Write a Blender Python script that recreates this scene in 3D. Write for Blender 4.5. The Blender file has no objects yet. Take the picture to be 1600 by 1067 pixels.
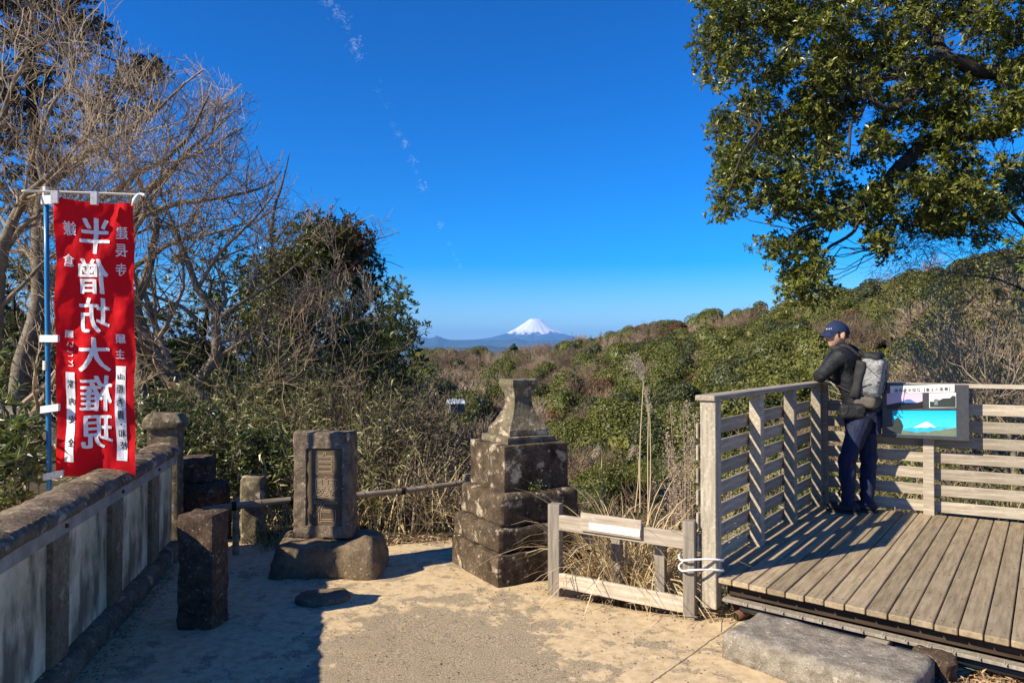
import bpy, bmesh, math, random
import numpy as np
from mathutils import Vector, Matrix, noise as mnoise

random.seed(7)
RNG = np.random.default_rng(7)
S = bpy.context.scene
COL = S.collection

# ------------------------------------------------------------------ camera
F = 26 / 36 * 1600            # focal length in pixels of the 1600 px wide photograph
EYE = 1.68
HZ = 550.0
TILT = math.atan((HZ - 533.5) / F)
cam_d = bpy.data.cameras.new('camera')
cam_d.lens = 26; cam_d.sensor_width = 36; cam_d.clip_start = 0.05; cam_d.clip_end = 400000
cam = bpy.data.objects.new('camera', cam_d); COL.objects.link(cam)
cam.location = (0, 0, EYE); cam.rotation_euler = (math.pi / 2 + TILT, 0, 0)
S.camera = cam

# ------------------------------------------------------------------ world and sun
SUN_EL = math.radians(34.5)
SUN_DIR = Vector((-0.883, -0.47, 0)).normalized() * math.cos(SUN_EL) + Vector((0, 0, math.sin(SUN_EL)))
W = bpy.data.worlds.new('World'); S.world = W; W.use_nodes = True
nt = W.node_tree; nt.nodes.clear()
wo = nt.nodes.new('ShaderNodeOutputWorld'); bg = nt.nodes.new('ShaderNodeBackground')
sky = nt.nodes.new('ShaderNodeTexSky'); sky.sky_type = 'NISHITA'; sky.sun_disc = False
sky.sun_elevation = SUN_EL; sky.sun_rotation = math.atan2(SUN_DIR.x, SUN_DIR.y)
sky.altitude = 200; sky.air_density = 1.0; sky.dust_density = 0.15; sky.ozone_density = 6.0
hs = nt.nodes.new('ShaderNodeHueSaturation'); hs.inputs['Saturation'].default_value = 1.42
hs.inputs['Hue'].default_value = .508
gm = nt.nodes.new('ShaderNodeGamma'); gm.inputs[1].default_value = 1.3
nt.links.new(sky.outputs[0], gm.inputs[0]); nt.links.new(gm.outputs[0], hs.inputs['Color']); nt.links.new(hs.outputs[0], bg.inputs[0])
bg.inputs[1].default_value = .058
nt.links.new(bg.outputs[0], wo.inputs[0])
sd = bpy.data.lights.new('sun', 'SUN'); sd.energy = 5.0; sd.angle = math.radians(0.5); sd.color = (1.0, 0.88, 0.68)
sun = bpy.data.objects.new('sun', sd); COL.objects.link(sun)
sun.rotation_euler = SUN_DIR.to_track_quat('Z', 'Y').to_euler(); sun.location = (-20, -10, 30)
S.view_settings.view_transform = 'Standard'; S.view_settings.look = 'None'
S.view_settings.exposure = 0.95; S.view_settings.gamma = 1; S.view_settings.use_curve_mapping = False
S.cycles.max_bounces = 8; S.cycles.diffuse_bounces = 5; S.cycles.glossy_bounces = 2
S.cycles.transmission_bounces = 3; S.cycles.transparent_max_bounces = 6; S.cycles.volume_bounces = 0
S.cycles.use_denoising = True

# ------------------------------------------------------------------ helpers: points from the survey of the photograph
CT, ST = math.cos(TILT), math.sin(TILT)
def P(u, v, Y):
    cx = (u - 800) / F; cy = (533.5 - v) / F
    dx, dy, dz = cx, CT - cy * ST, ST + cy * CT
    return Vector((dx / dy * Y, Y, EYE + dz / dy * Y))
def G(u, v, z=0.0):
    cx = (u - 800) / F; cy = (533.5 - v) / F
    dx, dy, dz = cx, CT - cy * ST, ST + cy * CT
    t = (z - EYE) / dz
    return Vector((dx * t, dy * t, z))

def tag(o, label=None, cat=None, group=None, kind=None):
    if label: o['label'] = label
    if cat: o['category'] = cat
    if group: o['group'] = group
    if kind: o['kind'] = kind
    return o
def empty(name, loc=(0, 0, 0), rz=0, **k):
    o = bpy.data.objects.new(name, None); COL.objects.link(o)
    o.location = loc; o.rotation_euler = (0, 0, rz); o.empty_display_size = .1
    return tag(o, **k)
def link(name, me, parent=None, loc=None, rz=None, rot=None):
    o = bpy.data.objects.new(name, me); COL.objects.link(o)
    if parent: o.parent = parent
    if loc is not None: o.location = loc
    if rot is not None: o.rotation_euler = rot
    elif rz is not None: o.rotation_euler = (0, 0, rz)
    return o
def mesh_np(name, V, FQ=None, FT=None, mats=(), smooth=False, mi=None):
    """mesh from arrays of vertices, quads and triangles"""
    me = bpy.data.meshes.new(name)
    V = np.asarray(V, np.float32)
    nq = 0 if FQ is None else len(FQ); ntri = 0 if FT is None else len(FT)
    me.vertices.add(len(V)); me.vertices.foreach_set('co', V.ravel())
    me.loops.add(nq * 4 + ntri * 3); me.polygons.add(nq + ntri)
    li = []
    if nq: li.append(np.asarray(FQ, np.int32).ravel())
    if ntri: li.append(np.asarray(FT, np.int32).ravel())
    me.loops.foreach_set('vertex_index', np.concatenate(li))
    st = np.concatenate([np.arange(nq) * 4, nq * 4 + np.arange(ntri) * 3]).astype(np.int32)
    me.polygons.foreach_set('loop_start', st)
    if mi is not None: me.polygons.foreach_set('material_index', np.asarray(mi, np.int32))
    me.polygons.foreach_set('use_smooth', np.full(nq + ntri, smooth))
    for m in mats: me.materials.append(m)
    me.update(calc_edges=True)
    return me
def mesh_bm(name, bm, mat=None, smooth=False, mats=None):
    me = bpy.data.meshes.new(name); bm.to_mesh(me); bm.free()
    for m in (mats or [mat]):
        if m: me.materials.append(m)
    if smooth:
        me.polygons.foreach_set('use_smooth', np.full(len(me.polygons), True))
        if smooth == 2: me.set_sharp_from_angle(angle=math.radians(26))
    return me
def box_bm(sx, sy, sz, c=(0, 0, 0), bev=0.0, seg=1):
    bm = bmesh.new(); bmesh.ops.create_cube(bm, size=1)
    bmesh.ops.scale(bm, vec=(sx, sy, sz), verts=bm.verts)
    if bev: bmesh.ops.bevel(bm, geom=bm.edges[:], offset=bev, segments=seg, affect='EDGES', profile=.6)
    bmesh.ops.translate(bm, vec=c, verts=bm.verts)
    return bm
def add_box(bm, sx, sy, sz, c, rz=0):
    r = bmesh.ops.create_cube(bm, size=1)
    m = Matrix.Translation(c) @ Matrix.Rotation(rz, 4, 'Z') @ Matrix.Diagonal((sx, sy, sz, 1))
    bmesh.ops.transform(bm, matrix=m, verts=r['verts'])
def fbm(p, s, o=3, off=0.0):
    v = 0; a = 1; t = 0
    q = Vector(p) * s + Vector((off, off * .7, off * 1.3))
    for _ in range(o):
        v += a * mnoise.noise(q); t += a; a *= .5; q = q * 2.03
    return v / t
def stone_bm(sx, sy, sz, n=(10, 10, 8), rnd=.03, amp=.008, scale=6, off=0.0, pw=None, taper=None):
    """a weathered stone block: gridded box with rounded arrises and an uneven surface; base at z=0"""
    bm = bmesh.new(); bmesh.ops.create_cube(bm, size=2)
    for ax, k in enumerate(n):
        for i in range(1, k):
            c = -1 + 2 * i / k
            bmesh.ops.bisect_plane(bm, geom=bm.verts[:] + bm.edges[:] + bm.faces[:], plane_co=[c if a == ax else 0 for a in range(3)],
                                   plane_no=[1 if a == ax else 0 for a in range(3)])
    h = Vector((sx / 2, sy / 2, sz / 2))
    for v in bm.verts:
        q = Vector((v.co.x * h.x, v.co.y * h.y, v.co.z * h.z))
        inn = Vector([max(-(h[a] - rnd), min(h[a] - rnd, q[a])) for a in range(3)])
        d = q - inn
        if d.length > 1e-6: q = inn + d.normalized() * rnd
        nrm = d.normalized() if d.length > 1e-6 else q.normalized()
        e = fbm(q, scale, 4, off) * amp * 1.6 + fbm(q, scale * .35, 2, off + 9) * amp
        q += nrm * e
        if taper: 
            k = taper((q.z + h.z) / sz); q.x *= k; q.y *= k
        v.co = q + Vector((0, 0, h.z))
    bmesh.ops.triangulate(bm, faces=bm.faces[:])
    bmesh.ops.recalc_face_normals(bm, faces=bm.faces[:])
    return bm

def frames(D):
    """two unit vectors perpendicular to each row of D"""
    D = D / (np.linalg.norm(D, axis=1, keepdims=True) + 1e-9)
    up = np.where(np.abs(D[:, 2:3]) > .9, np.array([[1., 0, 0]]), np.array([[0, 0, 1.]]))
    A = np.cross(D, up); A /= np.linalg.norm(A, axis=1, keepdims=True) + 1e-9
    B = np.cross(D, A)
    return D, A, B
class Mesher:
    """collects vertices and quads / triangles"""
    def __init__(s): s.V = []; s.Q = []; s.T = []; s.n = 0; s.mq = []; s.mt = []
    def add(s, V, Q=None, T=None, m=0):
        V = np.asarray(V, np.float32).reshape(-1, 3)
        if Q is not None: s.Q.append(np.asarray(Q) + s.n); s.mq.append(np.full(len(Q), m))
        if T is not None: s.T.append(np.asarray(T) + s.n); s.mt.append(np.full(len(T), m))
        s.V.append(V); s.n += len(V)
    def mesh(s, name, mats, smooth=False):
        Q = np.concatenate(s.Q) if s.Q else None; T = np.concatenate(s.T) if s.T else None
        mi = np.concatenate(s.mq + s.mt) if (s.mq or s.mt) else None
        return mesh_np(name, np.concatenate(s.V), Q, T, mats, smooth, mi)
    def segs(s, P0, P1, R0, R1, k=4, m=0):
        P0, P1 = np.asarray(P0, float), np.asarray(P1, float); R0, R1 = np.asarray(R0, float), np.asarray(R1, float)
        n = len(P0)
        if n == 0: return
        _, A, B = frames(P1 - P0)
        a = np.arange(k) * 2 * math.pi / k
        ring = A[:, None, :] * np.cos(a)[None, :, None] + B[:, None, :] * np.sin(a)[None, :, None]
        V = np.concatenate([P0[:, None] + ring * R0[:, None, None], P1[:, None] + ring * R1[:, None, None]], 1)
        i = np.arange(k); j = (i + 1) % k
        q = np.stack([i, j, j + k, i + k], 1)
        Q = (np.arange(n) * 2 * k)[:, None, None] + q[None]
        s.add(V, Q.reshape(-1, 4), m=m)
    def leaves(s, C, D, N, L, Wd, fold=.25, m=0):
        """leaf blades: base C, direction D, side-facing normal N, length L, width Wd; each a folded four-vertex blade"""
        C = np.asarray(C, float); D = np.asarray(D, float)
        D = D / (np.linalg.norm(D, axis=1, keepdims=True) + 1e-9)
        Sd = np.cross(D, N); Sd /= np.linalg.norm(Sd, axis=1, keepdims=True) + 1e-9
        Nn = np.cross(Sd, D)
        n = len(C); L = np.broadcast_to(np.asarray(L, float), (n,))[:, None]; Wd = np.broadcast_to(np.asarray(Wd, float), (n,))[:, None]
        mid = C + D * L * .55 + Nn * L * fold * .3
        V = np.stack([C, mid + Sd * Wd * .5, C + D * L - Nn * L * fold * .25, mid - Sd * Wd * .5], 1)
        Q = np.arange(n * 4).reshape(n, 4)
        s.add(V, Q, m=m)
    def blades(s, B0, D, H, bend, Wd, k=5, m=0):
        """arching ribbons: base, starting direction, length, droop, width"""
        B0 = np.asarray(B0, float); n = len(B0)
        D = np.asarray(D, float); D = D / np.linalg.norm(D, axis=1, keepdims=True)
        H = np.broadcast_to(H, (n,)); bend = np.broadcast_to(bend, (n,)); Wd = np.broadcast_to(Wd, (n,))
        side = np.cross(D, np.array([[0, 0, 1.]])) ; side += RNG.normal(0, .3, side.shape)
        side /= np.linalg.norm(side, axis=1, keepdims=True) + 1e-9
        hor = D.copy(); hor[:, 2] = 0; hor /= np.linalg.norm(hor, axis=1, keepdims=True) + 1e-6
        rows = []
        for i in range(k + 1):
            t = i / k
            p = B0 + D * (H * t)[:, None] + (hor * .35 + np.array([[0, 0, -1.]])) * (bend * H * t ** 2.4)[:, None]
            w = (Wd * (1 - t ** 2.2) * (.6 + .4 * min(1, t * 5)) + .0006)[:, None] * .5
            rows += [p - side * w, p + side * w]
        V = np.stack(rows, 1)
        q = np.array([[2 * i, 2 * i + 1, 2 * i + 3, 2 * i + 2] for i in range(k)])
        Q = (np.arange(n) * 2 * (k + 1))[:, None, None] + q[None]
        s.add(V, Q.reshape(-1, 4), m=m)
def tube_path(M, pts, rad, k=6, m=0, sub=4, wob=0.0):
    """smooth limb through pts (Catmull-Rom), radii interpolated; joined rings"""
    pts = [Vector(p) for p in pts]
    ext = [pts[0] * 2 - pts[1]] + pts + [pts[-1] * 2 - pts[-2]]
    out = []; rr = []
    for i in range(1, len(ext) - 2):
        p0, p1, p2, p3 = ext[i - 1:i + 3]
        for j in range(sub):
            t = j / sub
            q = .5 * ((2 * p1) + (p2 - p0) * t + (2 * p0 - 5 * p1 + 4 * p2 - p3) * t * t + (3 * p1 - p0 - 3 * p2 + p3) * t ** 3)
            if wob: q = q + Vector((fbm(q, 3, 2, 1), fbm(q, 3, 2, 5), fbm(q, 3, 2, 9))) * wob
            out.append(q); rr.append(rad[i - 1] * (1 - t) + rad[i] * t)
    out.append(pts[-1]); rr.append(rad[-1])
    Pn = np.array([list(p) for p in out]); R = np.array(rr)
    T = np.gradient(Pn, axis=0)
    _, A, B = frames(T)
    for i in range(1, len(A)):       # keep the ring orientation from flipping
        a = A[i - 1] - T[i] / np.linalg.norm(T[i]) * np.dot(A[i - 1], T[i] / np.linalg.norm(T[i]))
        A[i] = a / (np.linalg.norm(a) + 1e-9); B[i] = np.cross(T[i] / np.linalg.norm(T[i]), A[i])
    a = np.arange(k) * 2 * math.pi / k
    V = Pn[:, None] + (A[:, None] * np.cos(a)[None, :, None] + B[:, None] * np.sin(a)[None, :, None]) * R[:, None, None]
    n = len(Pn); Q = []
    for i in range(n - 1):
        for j in range(k):
            j2 = (j + 1) % k
            Q.append((i * k + j, i * k + j2, (i + 1) * k + j2, (i + 1) * k + j))
    V = V.reshape(-1, 3)
    T3 = [(0, j + 1, j) for j in range(1, k - 1)] + [((n - 1) * k, (n - 1) * k + j, (n - 1) * k + j + 1) for j in range(1, k - 1)]
    M.add(V, Q, T3, m=m)
    return out, rr

# ------------------------------------------------------------------ materials
def srgb(r, g, b):
    f = lambda c: c / 12.92 if c <= .04045 else ((c + .055) / 1.055) ** 2.4
    return (f(r / 255), f(g / 255), f(b / 255))
class N:
    def __init__(s, name, rough=.8, spec=.3):
        s.m = bpy.data.materials.new(name); s.m.use_nodes = True; s.t = s.m.node_tree
        s.b = s.t.nodes['Principled BSDF']; s.b.inputs['Roughness'].default_value = rough
        s.b.inputs['Specular IOR Level'].default_value = spec
        s.out = s.t.nodes['Material Output']; s.obj = None
    def n(s, typ, **k):
        x = s.t.nodes.new('ShaderNode' + typ)
        for a, v in k.items(): setattr(x, a, v)
        return x
    def l(s, a, b): s.t.links.new(a, b)
    def coord(s, which='Object'):
        if not s.obj: s.obj = s.n('TexCoord')
        return s.obj.outputs[which]
    def noise(s, scale, detail=4, rough=.55, stretch=None, vec=None, dist=0):
        t = s.n('TexNoise'); t.inputs['Scale'].default_value = scale; t.inputs['Detail'].default_value = detail
        t.inputs['Roughness'].default_value = rough; t.inputs['Distortion'].default_value = dist
        v = vec or s.coord()
        if stretch:
            mp = s.n('Mapping'); mp.inputs['Scale'].default_value = stretch; s.l(v, mp.inputs[0]); v = mp.outputs[0]
        s.l(v, t.inputs['Vector']); return t.outputs[0]
    def ramp(s, fac, stops, interp='LINEAR'):
        r = s.n('ValToRGB'); r.color_ramp.interpolation = interp
        el = r.color_ramp.elements
        while len(el) < len(stops): el.new(.5)
        for e, (p, c) in zip(el, stops):
            e.position = p; e.color = (*c, 1) if isinstance(c, tuple) else (c, c, c, 1)
        s.l(fac, r.inputs[0]); return r.outputs[0]
    def mix(s, fac, a, b, mode='MIX'):
        x = s.n('Mix', data_type='RGBA', blend_type=mode)
        for sock, v in ((x.inputs[0], fac), (x.inputs[6], a), (x.inputs[7], b)):
            if isinstance(v, (int, float)): sock.default_value = v
            elif isinstance(v, tuple): sock.default_value = (*v, 1) if len(v) == 3 else v
            else: s.l(v, sock)
        return x.outputs[2]
    def math(s, op, a, b=None, c=None):
        x = s.n('Math', operation=op)
        for i, v in enumerate((a, b, c)):
            if v is None: continue
            if isinstance(v, (int, float)): x.inputs[i].default_value = v
            else: s.l(v, x.inputs[i])
        return x.outputs[0]
    def bump(s, h, strength=.4, dist=.01):
        b = s.n('Bump'); b.inputs['Strength'].default_value = strength; b.inputs['Distance'].default_value = dist
        s.l(h, b.inputs['Height']); s.l(b.outputs[0], s.b.inputs['Normal'])
    def color(s, c):
        if isinstance(c, tuple): s.b.inputs['Base Color'].default_value = (*c, 1)
        else: s.l(c, s.b.inputs['Base Color'])
        return s.m
def leaf_mat(name, cols, rough=.42, trans=.25, spec=.4, tcol=None):
    n = N(name, rough, spec)
    g = n.n('NewGeometry')
    k = len(cols)
    c = n.ramp(g.outputs['Random Per Island'], [(i / max(1, k - 1), cols[i]) for i in range(k)])
    n.color(c)
    if trans:
        tr = n.n('BsdfTranslucent'); tc = n.mix(1.0, c, tcol or (1.0, 1.15, .5), 'MULTIPLY'); n.l(tc, tr.inputs[0])
        ms = n.n('MixShader'); ms.inputs[0].default_value = trans
        n.l(n.b.outputs[0], ms.inputs[1]); n.l(tr.outputs[0], ms.inputs[2]); n.l(ms.outputs[0], n.out.inputs[0])
    return n.m
def plain(name, c, rough=.6, spec=.3, nz=None, bs=.2, bd=.004):
    n = N(name, rough, spec)
    sc = nz or 30
    f = n.noise(sc, 4)
    n.color(n.ramp(f, [(.3, tuple(x * .82 for x in c)), (.7, tuple(min(1, x * 1.15) for x in c))]))
    n.bump(f, bs, bd); return n.m
def bark(name, a, b, sc=14):
    n = N(name, .9, .15)
    f = n.noise(sc, 5, .65); f2 = n.noise(sc * .25, 3)
    c = n.ramp(f, [(.3, a), (.7, b)]); c = n.mix(n.ramp(f2, [(.45, 0.0), (.7, .6)]), c, tuple(x * .6 for x in a))
    n.color(c); n.bump(f, .6, .02); return n.m

M_BARK = bark('grey_bark', (.10, .08, .06), (.28, .23, .17))
M_BARKD = bark('dark_bark', (.025, .022, .018), (.085, .075, .06))
M_TWIG = plain('bare_twigs', (.24, .175, .115), .85, .15, 8)
M_TWIGB = plain('brown_twigs', (.16, .115, .08), .85, .15, 3)
M_TWIGL = plain('pale_twigs', (.34, .265, .18), .85, .15, 3)

# ------------------------------------------------------------------ terrain
def itp(x, xs, ys): return np.interp(x, xs, ys)
A_K = np.array([(u - 800) / F for u in (-200, 0, 300, 500, 700, 800, 880, 930, 1000, 1100, 1200, 1400, 1500, 1600, 1900)])
SKY_V = np.array([455, 480, 520, 540, 553, 553, 541, 528, 513, 499, 486, 448, 420, 394, 332])
R_K = np.array([60, 70, 110, 200, 330, 360, 330, 310, 270, 235, 205, 160, 140, 125, 100])
RIDGE_Z = EYE + (HZ - SKY_V) / F * R_K - np.array([6, 6, 7, 7, 6, 6, 6, 6, 6, 6, 6, 6, 6, 6, 6])
VAL_Z = np.array([-4, -5, -8, -13, -17, -19, -20, -20, -20, -19, -18, -15, -13, -11, -8])
def vnoise(x, y, s, seed=0):
    x = x / s; y = y / s
    return (np.sin(x * 1.3 + seed + 1.7 * np.sin(y * .9 + seed)) + np.sin(y * 1.7 - seed * 2 + 1.3 * np.sin(x * 1.1 + 2 * seed)) + np.sin((x + y) * .8 + seed)) / 3
def H(x, y):
    x = np.asarray(x, float); y = np.asarray(y, float)
    r = np.hypot(x, y); az = np.arctan2(x, y)
    azc = np.clip(az, -.75, .76); a = np.tan(azc)
    ca = np.cos(azc)
    Yr = itp(a, A_K, R_K) / 1.0; zr = itp(a, A_K, RIDGE_Z); zv = itp(a, A_K, VAL_Z)
    D = r * ca
    Rr = Yr
    edge = itp(a, [-.75, -.4, -.2, 0, .1, .3, .45, .76], [13, 12, 9.5, 6.6, 5.6, 5.0, 8.2, 8.5])
    Vv = itp(a, [-.75, 0, .76], [45, 45, 38])
    near = np.full_like(D, -.06)
    s1 = np.clip((D - edge) / (Vv - edge), 0, 1); down = -.06 + (zv + .06) * (s1 * .75 + .25 * s1 * s1 * (3 - 2 * s1))
    s2 = np.clip((D - Vv) / (Rr - Vv), 0, 1); up = zv + (zr - zv) * (s2 * .9 + .1 * s2 * s2)
    up = up + vnoise(x, y, 17, 1) * 1.6 * np.clip((D - Vv) / 30, 0, 1) * np.clip((Rr - D) / 30, 0.15, 1)
    s3 = np.clip((D - Rr) / 1400, 0, 1); far = zr + (-130 - zr) * (1 - (1 - s3) ** 2)
    far = far + vnoise(x, y, 160, 3) * 9 * np.clip((D - Rr) / 400, 0, 1) * np.clip((3000 - D) / 1500, 0, 1)
    z = np.where(D < edge, near, np.where(D < Vv, down, np.where(D < Rr, up, far)))
    back = np.clip((np.abs(az) - 1.1) / .5, 0, 1)                 # behind the camera the temple ridge goes on, level, then falls away
    zb = -.06 - np.clip((r - 30) / 900, 0, 1) * 130
    return z * (1 - back) + np.where(r < 5, -.06, zb) * back
def Hs(x, y): return float(H(np.array([x]), np.array([y]))[0])

n = N('forest_floor', 1, .05)
f = n.noise(.35, 6); c = n.ramp(f, [(.3, (.045, .04, .022)), (.55, (.08, .066, .04)), (.75, (.05, .06, .025))])
n.bump(n.noise(3, 5), .8, .1); M_FLOOR = n.color(c)
azs = np.concatenate([np.linspace(-math.pi, -.85, 24, endpoint=False), np.linspace(-.85, .85, 240, endpoint=False), np.linspace(.85, math.pi, 25)])
rs = np.concatenate([[0.0], np.geomspace(1.5, 12, 26), np.geomspace(13, 600, 120), np.geomspace(650, 90000, 50)])
RR, AA = np.meshgrid(rs, azs, indexing='ij')
X = RR * np.sin(AA); Y = RR * np.cos(AA); Z = H(X, Y)
nr, na = RR.shape
idx = np.arange(nr * na).reshape(nr, na)
Q = np.stack([idx[:-1, :-1], idx[:-1, 1:], idx[1:, 1:], idx[1:, :-1]], -1).reshape(-1, 4)[:, ::-1]
hill = link('hillside_ground', mesh_np('hillside_ground', np.stack([X, Y, Z], -1).reshape(-1, 3), Q, None, [M_FLOOR], True))
tag(hill, 'leaf covered ground falling from the terrace into the wooded valley', kind='structure')

# ------------------------------------------------------------------ far mountain and foothills
def far_mat(name, a, b, sc):
    n = N(name, 1, 0); n.color(n.ramp(n.noise(sc, 5), [(.35, a), (.65, b)])); return n.m
n = N('snowy_volcano', .9, .1)
sep = n.n('SeparateXYZ'); n.l(n.coord(), sep.inputs[0])
streak = n.noise(.0011, 6, .65, stretch=(1, 1, .45))
h = n.math('ADD', sep.outputs[2], n.math('MULTIPLY', n.math('SUBTRACT', streak, .5), 1500))
mask = n.ramp(n.math('DIVIDE', h, 4000), [(.455, 0.0), (.50, 1.0)])
rock = n.ramp(n.noise(.0006, 5), [(.4, (.05, .07, .09)), (.6, (.09, .11, .13))])
n.color(n.mix(mask, rock, (.92, .93, .95)))
M_FUJI = n.m
D0 = 75000.0
c0 = P(836, 550, D0)
nr_, na_ = 70, 160
rr_ = np.concatenate([np.linspace(0, 4500, 45), np.linspace(4900, 32000, 25)])
aa_ = np.linspace(0, 2 * math.pi, na_, endpoint=False)
R2, A2 = np.meshgrid(rr_, aa_, indexing='ij')
rp = R2 / (1 + .13 * np.sin(A2 * 2 + .6))
hh = np.interp(rp, [0, 350, 480, 1000, 2000, 3000, 4500, 6000, 9000, 14000, 22000, 32000], [3300, 3330, 3360, 2960, 2250, 1730, 1330, 1130, 900, 560, 220, -200])
fl = np.array([[mnoise.fractal(Vector((math.cos(a) * 5.5, math.sin(a) * 5.5, r * .00016)), 1, 2, 4) for a in aa_] for r in rr_])
hh = hh + fl * np.interp(R2, [0, 400, 1500, 5000, 30000], [40, 20, 60, 110, 60])
V = np.stack([c0.x + R2 * np.cos(A2), c0.y + R2 * np.sin(A2), hh], -1).reshape(-1, 3)
V[:, 2] += 0
idx = np.arange(len(rr_) * na_).reshape(len(rr_), na_)
Q = np.stack([idx[:-1], idx[1:], np.roll(idx, -1, 1)[1:], np.roll(idx, -1, 1)[:-1]], -1).reshape(-1, 4)
fj = link('snow_mountain', mesh_np('snow_mountain', V, Q, None, [M_FUJI], True))
tag(fj, 'snow capped volcano far off on the horizon', kind='structure')
M_FAR = far_mat('far_ridge', (.04, .065, .06), (.07, .09, .08), .0015)
def ridge(name, D, prof, depth, seed, label):
    us = np.linspace(prof[0][0], prof[-1][0], 170)
    vs = np.interp(us, [p[0] for p in prof], [p[1] for p in prof])
    rows = []; kk = np.linspace(-1, 1, 13)
    for t in kk:
        row = []
        for u, v in zip(us, vs):
            p = P(u, v, D)
            z = (p.z + 150) * (1 - abs(t)) ** 1.3
            z *= 1 + .10 * mnoise.fractal(Vector((u * .06 + seed, t * 2.5, seed)), 1, 2, 4)
            row.append((p.x * (1 + t * depth / D), D + t * depth, z - 150))
        rows.append(row)
    Vv = np.array(rows).reshape(-1, 3); idx = np.arange(len(Vv)).reshape(len(kk), len(us))
    Q = np.stack([idx[:-1, :-1], idx[:-1, 1:], idx[1:, 1:], idx[1:, :-1]], -1).reshape(-1, 4)
    tag(link(name, mesh_np(name, Vv, Q, None, [M_FAR], True)), label, kind='structure')
ridge('blue_mountain_range', 52000, [(120, 550), (400, 540), (540, 536), (600, 530), (640, 531), (655, 526), (668, 528), (684, 523.5), (692, 529), (705, 531), (740, 531), (775, 532), (800, 529), (830, 533), (870, 531), (900, 533), (960, 542), (1100, 549)], 5500, 1.0, 'long blue range of mountains left of the snow capped volcano')
ridge('blue_foothill', 26000, [(200, 552), (560, 548), (640, 543), (680, 541), (720, 543), (760, 540), (790, 543), (850, 541), (900, 540), (1000, 545), (1200, 550)], 3500, 5.0, 'low blue foothills in front of the snow capped volcano')

# plain in front of the hills: pale towns
# ------------------------------------------------------------------ hillside trees
M_EVG = leaf_mat('evergreen_canopy', [(.035, .046, .007), (.07, .082, .011), (.115, .12, .016), (.165, .155, .026)], .5, .12)
M_EVD = leaf_mat('dark_canopy', [(.026, .034, .009), (.05, .060, .013), (.075, .085, .02)], .5, .1)
M_GOLD = leaf_mat('golden_canopy', [(.12, .06, .012), (.22, .115, .022), (.16, .10, .03)], .6, .2, tcol=(1.1, .9, .4))
M_RUST = leaf_mat('rust_canopy', [(.07, .03, .012), (.13, .06, .02), (.06, .05, .02)], .6, .15, tcol=(1.1, .8, .4))
def unit(n_, rng):
    v = rng.normal(size=(n_, 3)); return v / np.linalg.norm(v, axis=1, keepdims=True)
def crown_mesh(name, seed, mat, R=4.0, Ht=6.5, nb=9, nl=7000, ls=.24, shape='round'):
    rng = np.random.default_rng(seed); M = Mesher()
    blobs = []
    for i in range(nb):
        if shape == 'round':
            a = rng.uniform(0, 2 * math.pi); q = math.sqrt(rng.uniform(0, 1)) * R * .62 * (i > 0)
            zc = Ht * (.62 - .34 * (q / (R * .62)) ** 2) + rng.normal(0, .3)
            b = R * rng.uniform(.34, .52)
            blobs.append((q * math.cos(a), q * math.sin(a), zc, b, b * rng.uniform(.75, 1)))
        else:
            t = i / nb; a = rng.uniform(0, 6.3); q = R * .3 * (1 - t)
            b = R * (1 - t) * .62 + .45
            blobs.append((q * math.cos(a), q * math.sin(a), Ht * (.15 + .85 * t), b, b * 1.2))
    tot = sum(b[3] ** 2 for b in blobs)
    for bx, by, bz, br, bh in blobs:
        k = int(nl * br ** 2 / tot)
        d = unit(k, rng); d[:, 2] = np.where(d[:, 2] < -.35, -d[:, 2], d[:, 2])
        # sub lumps make a cauliflower surface
        lump = unit(26, rng); dd = d @ lump.T; mx = dd.max(1)
        rad = 1 + .34 * (mx - .90) / .1 * .35
        rad = np.clip(rad, .78, 1.06) * rng.uniform(.93, 1.05, k)
        c = np.array([bx, by, bz]) + d * rad[:, None] * np.array([br, br, bh])
        nn = d + rng.normal(0, .55, d.shape)
        t = np.cross(nn, rng.normal(size=d.shape)) + d * .25
        sz = ls * rng.uniform(.6, 1.25, k)
        M.leaves(c - t / np.linalg.norm(t, axis=1, keepdims=True) * sz[:, None] * .5, t, nn, sz, sz * .62, .2)
        bm = bmesh.new(); bmesh.ops.create_icosphere(bm, subdivisions=2, radius=1)
        for v in bm.verts: v.co = v.co * (.80 + .12 * fbm(v.co, 3, 2, seed + bx))
        M.add(np.array([[v.co.x * br + bx, v.co.y * br + by, v.co.z * bh + bz] for v in bm.verts]), None, [[v.index for v in f_.verts] for f_ in bm.faces]); bm.free()
    M.segs([[0, 0, -3], [0, 0, 0]], [[0, 0, 0], [0.1, 0, Ht * .6]], [.3, .22], [.22, .1], 6, m=1)
    return M.mesh(name, [mat, M_BARK])
def rot_to(d, ang, rng):
    a = rng.normal(size=3); a -= d * (a @ d); a /= np.linalg.norm(a) + 1e-9
    return d * math.cos(ang) + a * math.sin(ang)
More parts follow.
